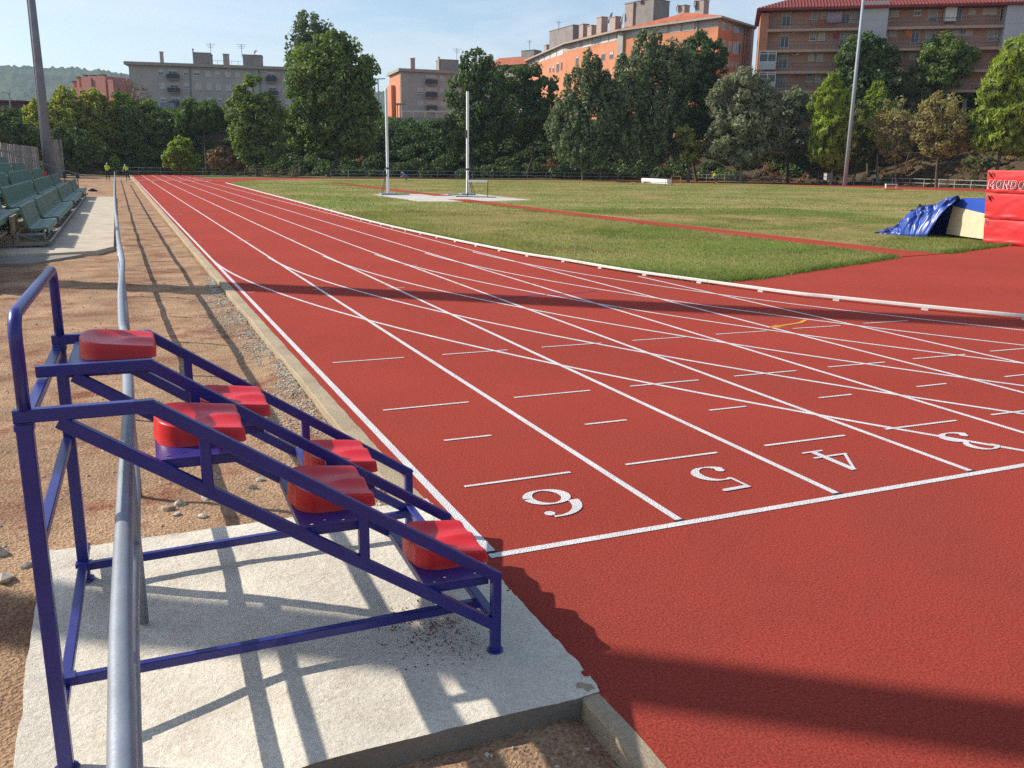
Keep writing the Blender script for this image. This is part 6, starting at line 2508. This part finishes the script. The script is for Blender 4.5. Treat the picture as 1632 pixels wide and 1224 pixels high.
WM = [M_HIVIS, M_NAVY, M_SKIN, M_BOOT, M_REFL]
J, E2 = body(.28, (((-.02, .12, -.25), (.10, .34, -.32)), ((.02, .12, -.25), (-.10, .34, -.32))))
p = gnd(170.5, 283.5, GZ)
person(at(170.5, 93) * np.array((1, 1, 0)) + np.array((0, 0, GZ)), -.1, 'worker in yellow vest and dark trousers beside the sapling, head down', J, E2, WM, hat=((0, .17, 1.60), .085, M_HAIRW))
J, E2 = body(.75, (((-.06, .10, -.27), (-.04, .24, -.48)), ((.04, .10, -.27), (.0, .24, -.48))))
person(at(202.0, 95) * np.array((1, 1, 0)) + np.array((0, 0, GZ)), .35, 'stooping worker in yellow vest by the corner of the straight', J, E2, WM, hat=((0, .47, 1.46), .085, M_HAIRW))
p = gnd(1142.5, 290)
J, E2 = body(.85, (((-.04, .08, -.27), (-.02, .20, -.5)), ((.04, .08, -.27), (.02, .20, -.5))))
person(at(1143, 111) * np.array((1, 1, 0)), 1.2, 'bending worker with orange helmet at the far track edge', J, E2, WM, hat=((0, .52, 1.42), .085, M_HELM))
J, E2 = body(.9, (((-.05, .18, -.2), (-.02, .42, -.34)), ((.05, .18, -.2), (.02, .42, -.34))), crouch=True)
person(at(648, 109.5) * np.array((1, 1, 0)), 1.3, 'person in blue shirt and pale cap crouching at the far track edge', J, E2, [M_SHIRT, mat('grey_cloth', (.16, .15, .15), rough=.9), M_SKIN, M_BOOT, M_BOOT], hat=((0, .52, .82), .085, M_HAIRW))
# black bag lying on the dirt beyond the apron
p = gnd(147.5, 305.5, GZ)
m = MB(tuple(p))
m.tube([p + np.array((-.25, 0, .08)), p + np.array((0, .05, .12)), p + np.array((.3, 0, .05))], [.05, .11, .04], 8)
o = m.build('bag', M_DARK, loc=p, smooth=True)
tag(o, 'small black bag lying on the dirt beyond the pale apron', 'bag')
# red and black starting gear under the light pole
p = at(88, 60)
p[2] = .0
e = empty('hurdle', p, 'red and black hurdle behind the green benches below the light pole', 'hurdle', rz=-YAW)
for nm, mm, a, b in (('top_board', M_RED, (-.9, 0, .95), (1.5, 0, .9)),):
    m = MB()
    m.bar(a, b, .03, .05)
    m.build(nm, M_GREYM, e)
for k, x in enumerate((-.75, .55, 1.4)):
    m = MB()
    m.tube([(x, 0, 0), (x, 0, .95)], .03, 8)
    m.tube([(x, 0, .75), (x, 0, 1.15)], .12, 10)
    m.build('leg', M_RED if k == 0 else M_DARK, e)
# ================================================================== the air between here and the hills
hz_ = MB()
hz_.box((0, 600, 117), (7600, 7600, 240))
mh = bpy.data.materials.new('haze_air')
mh.use_nodes = True
mh.node_tree.nodes.clear()
ho = mh.node_tree.nodes.new('ShaderNodeOutputMaterial')
hv = mh.node_tree.nodes.new('ShaderNodeVolumePrincipled')
hv.inputs['Color'].default_value = (0.62, 0.78, 1.0, 1)
hv.inputs['Density'].default_value = 0.00015
hv.inputs['Anisotropy'].default_value = 0.2
mh.node_tree.links.new(hv.outputs[0], ho.inputs['Volume'])
tag(hz_.build('haze', mh), kind='stuff')
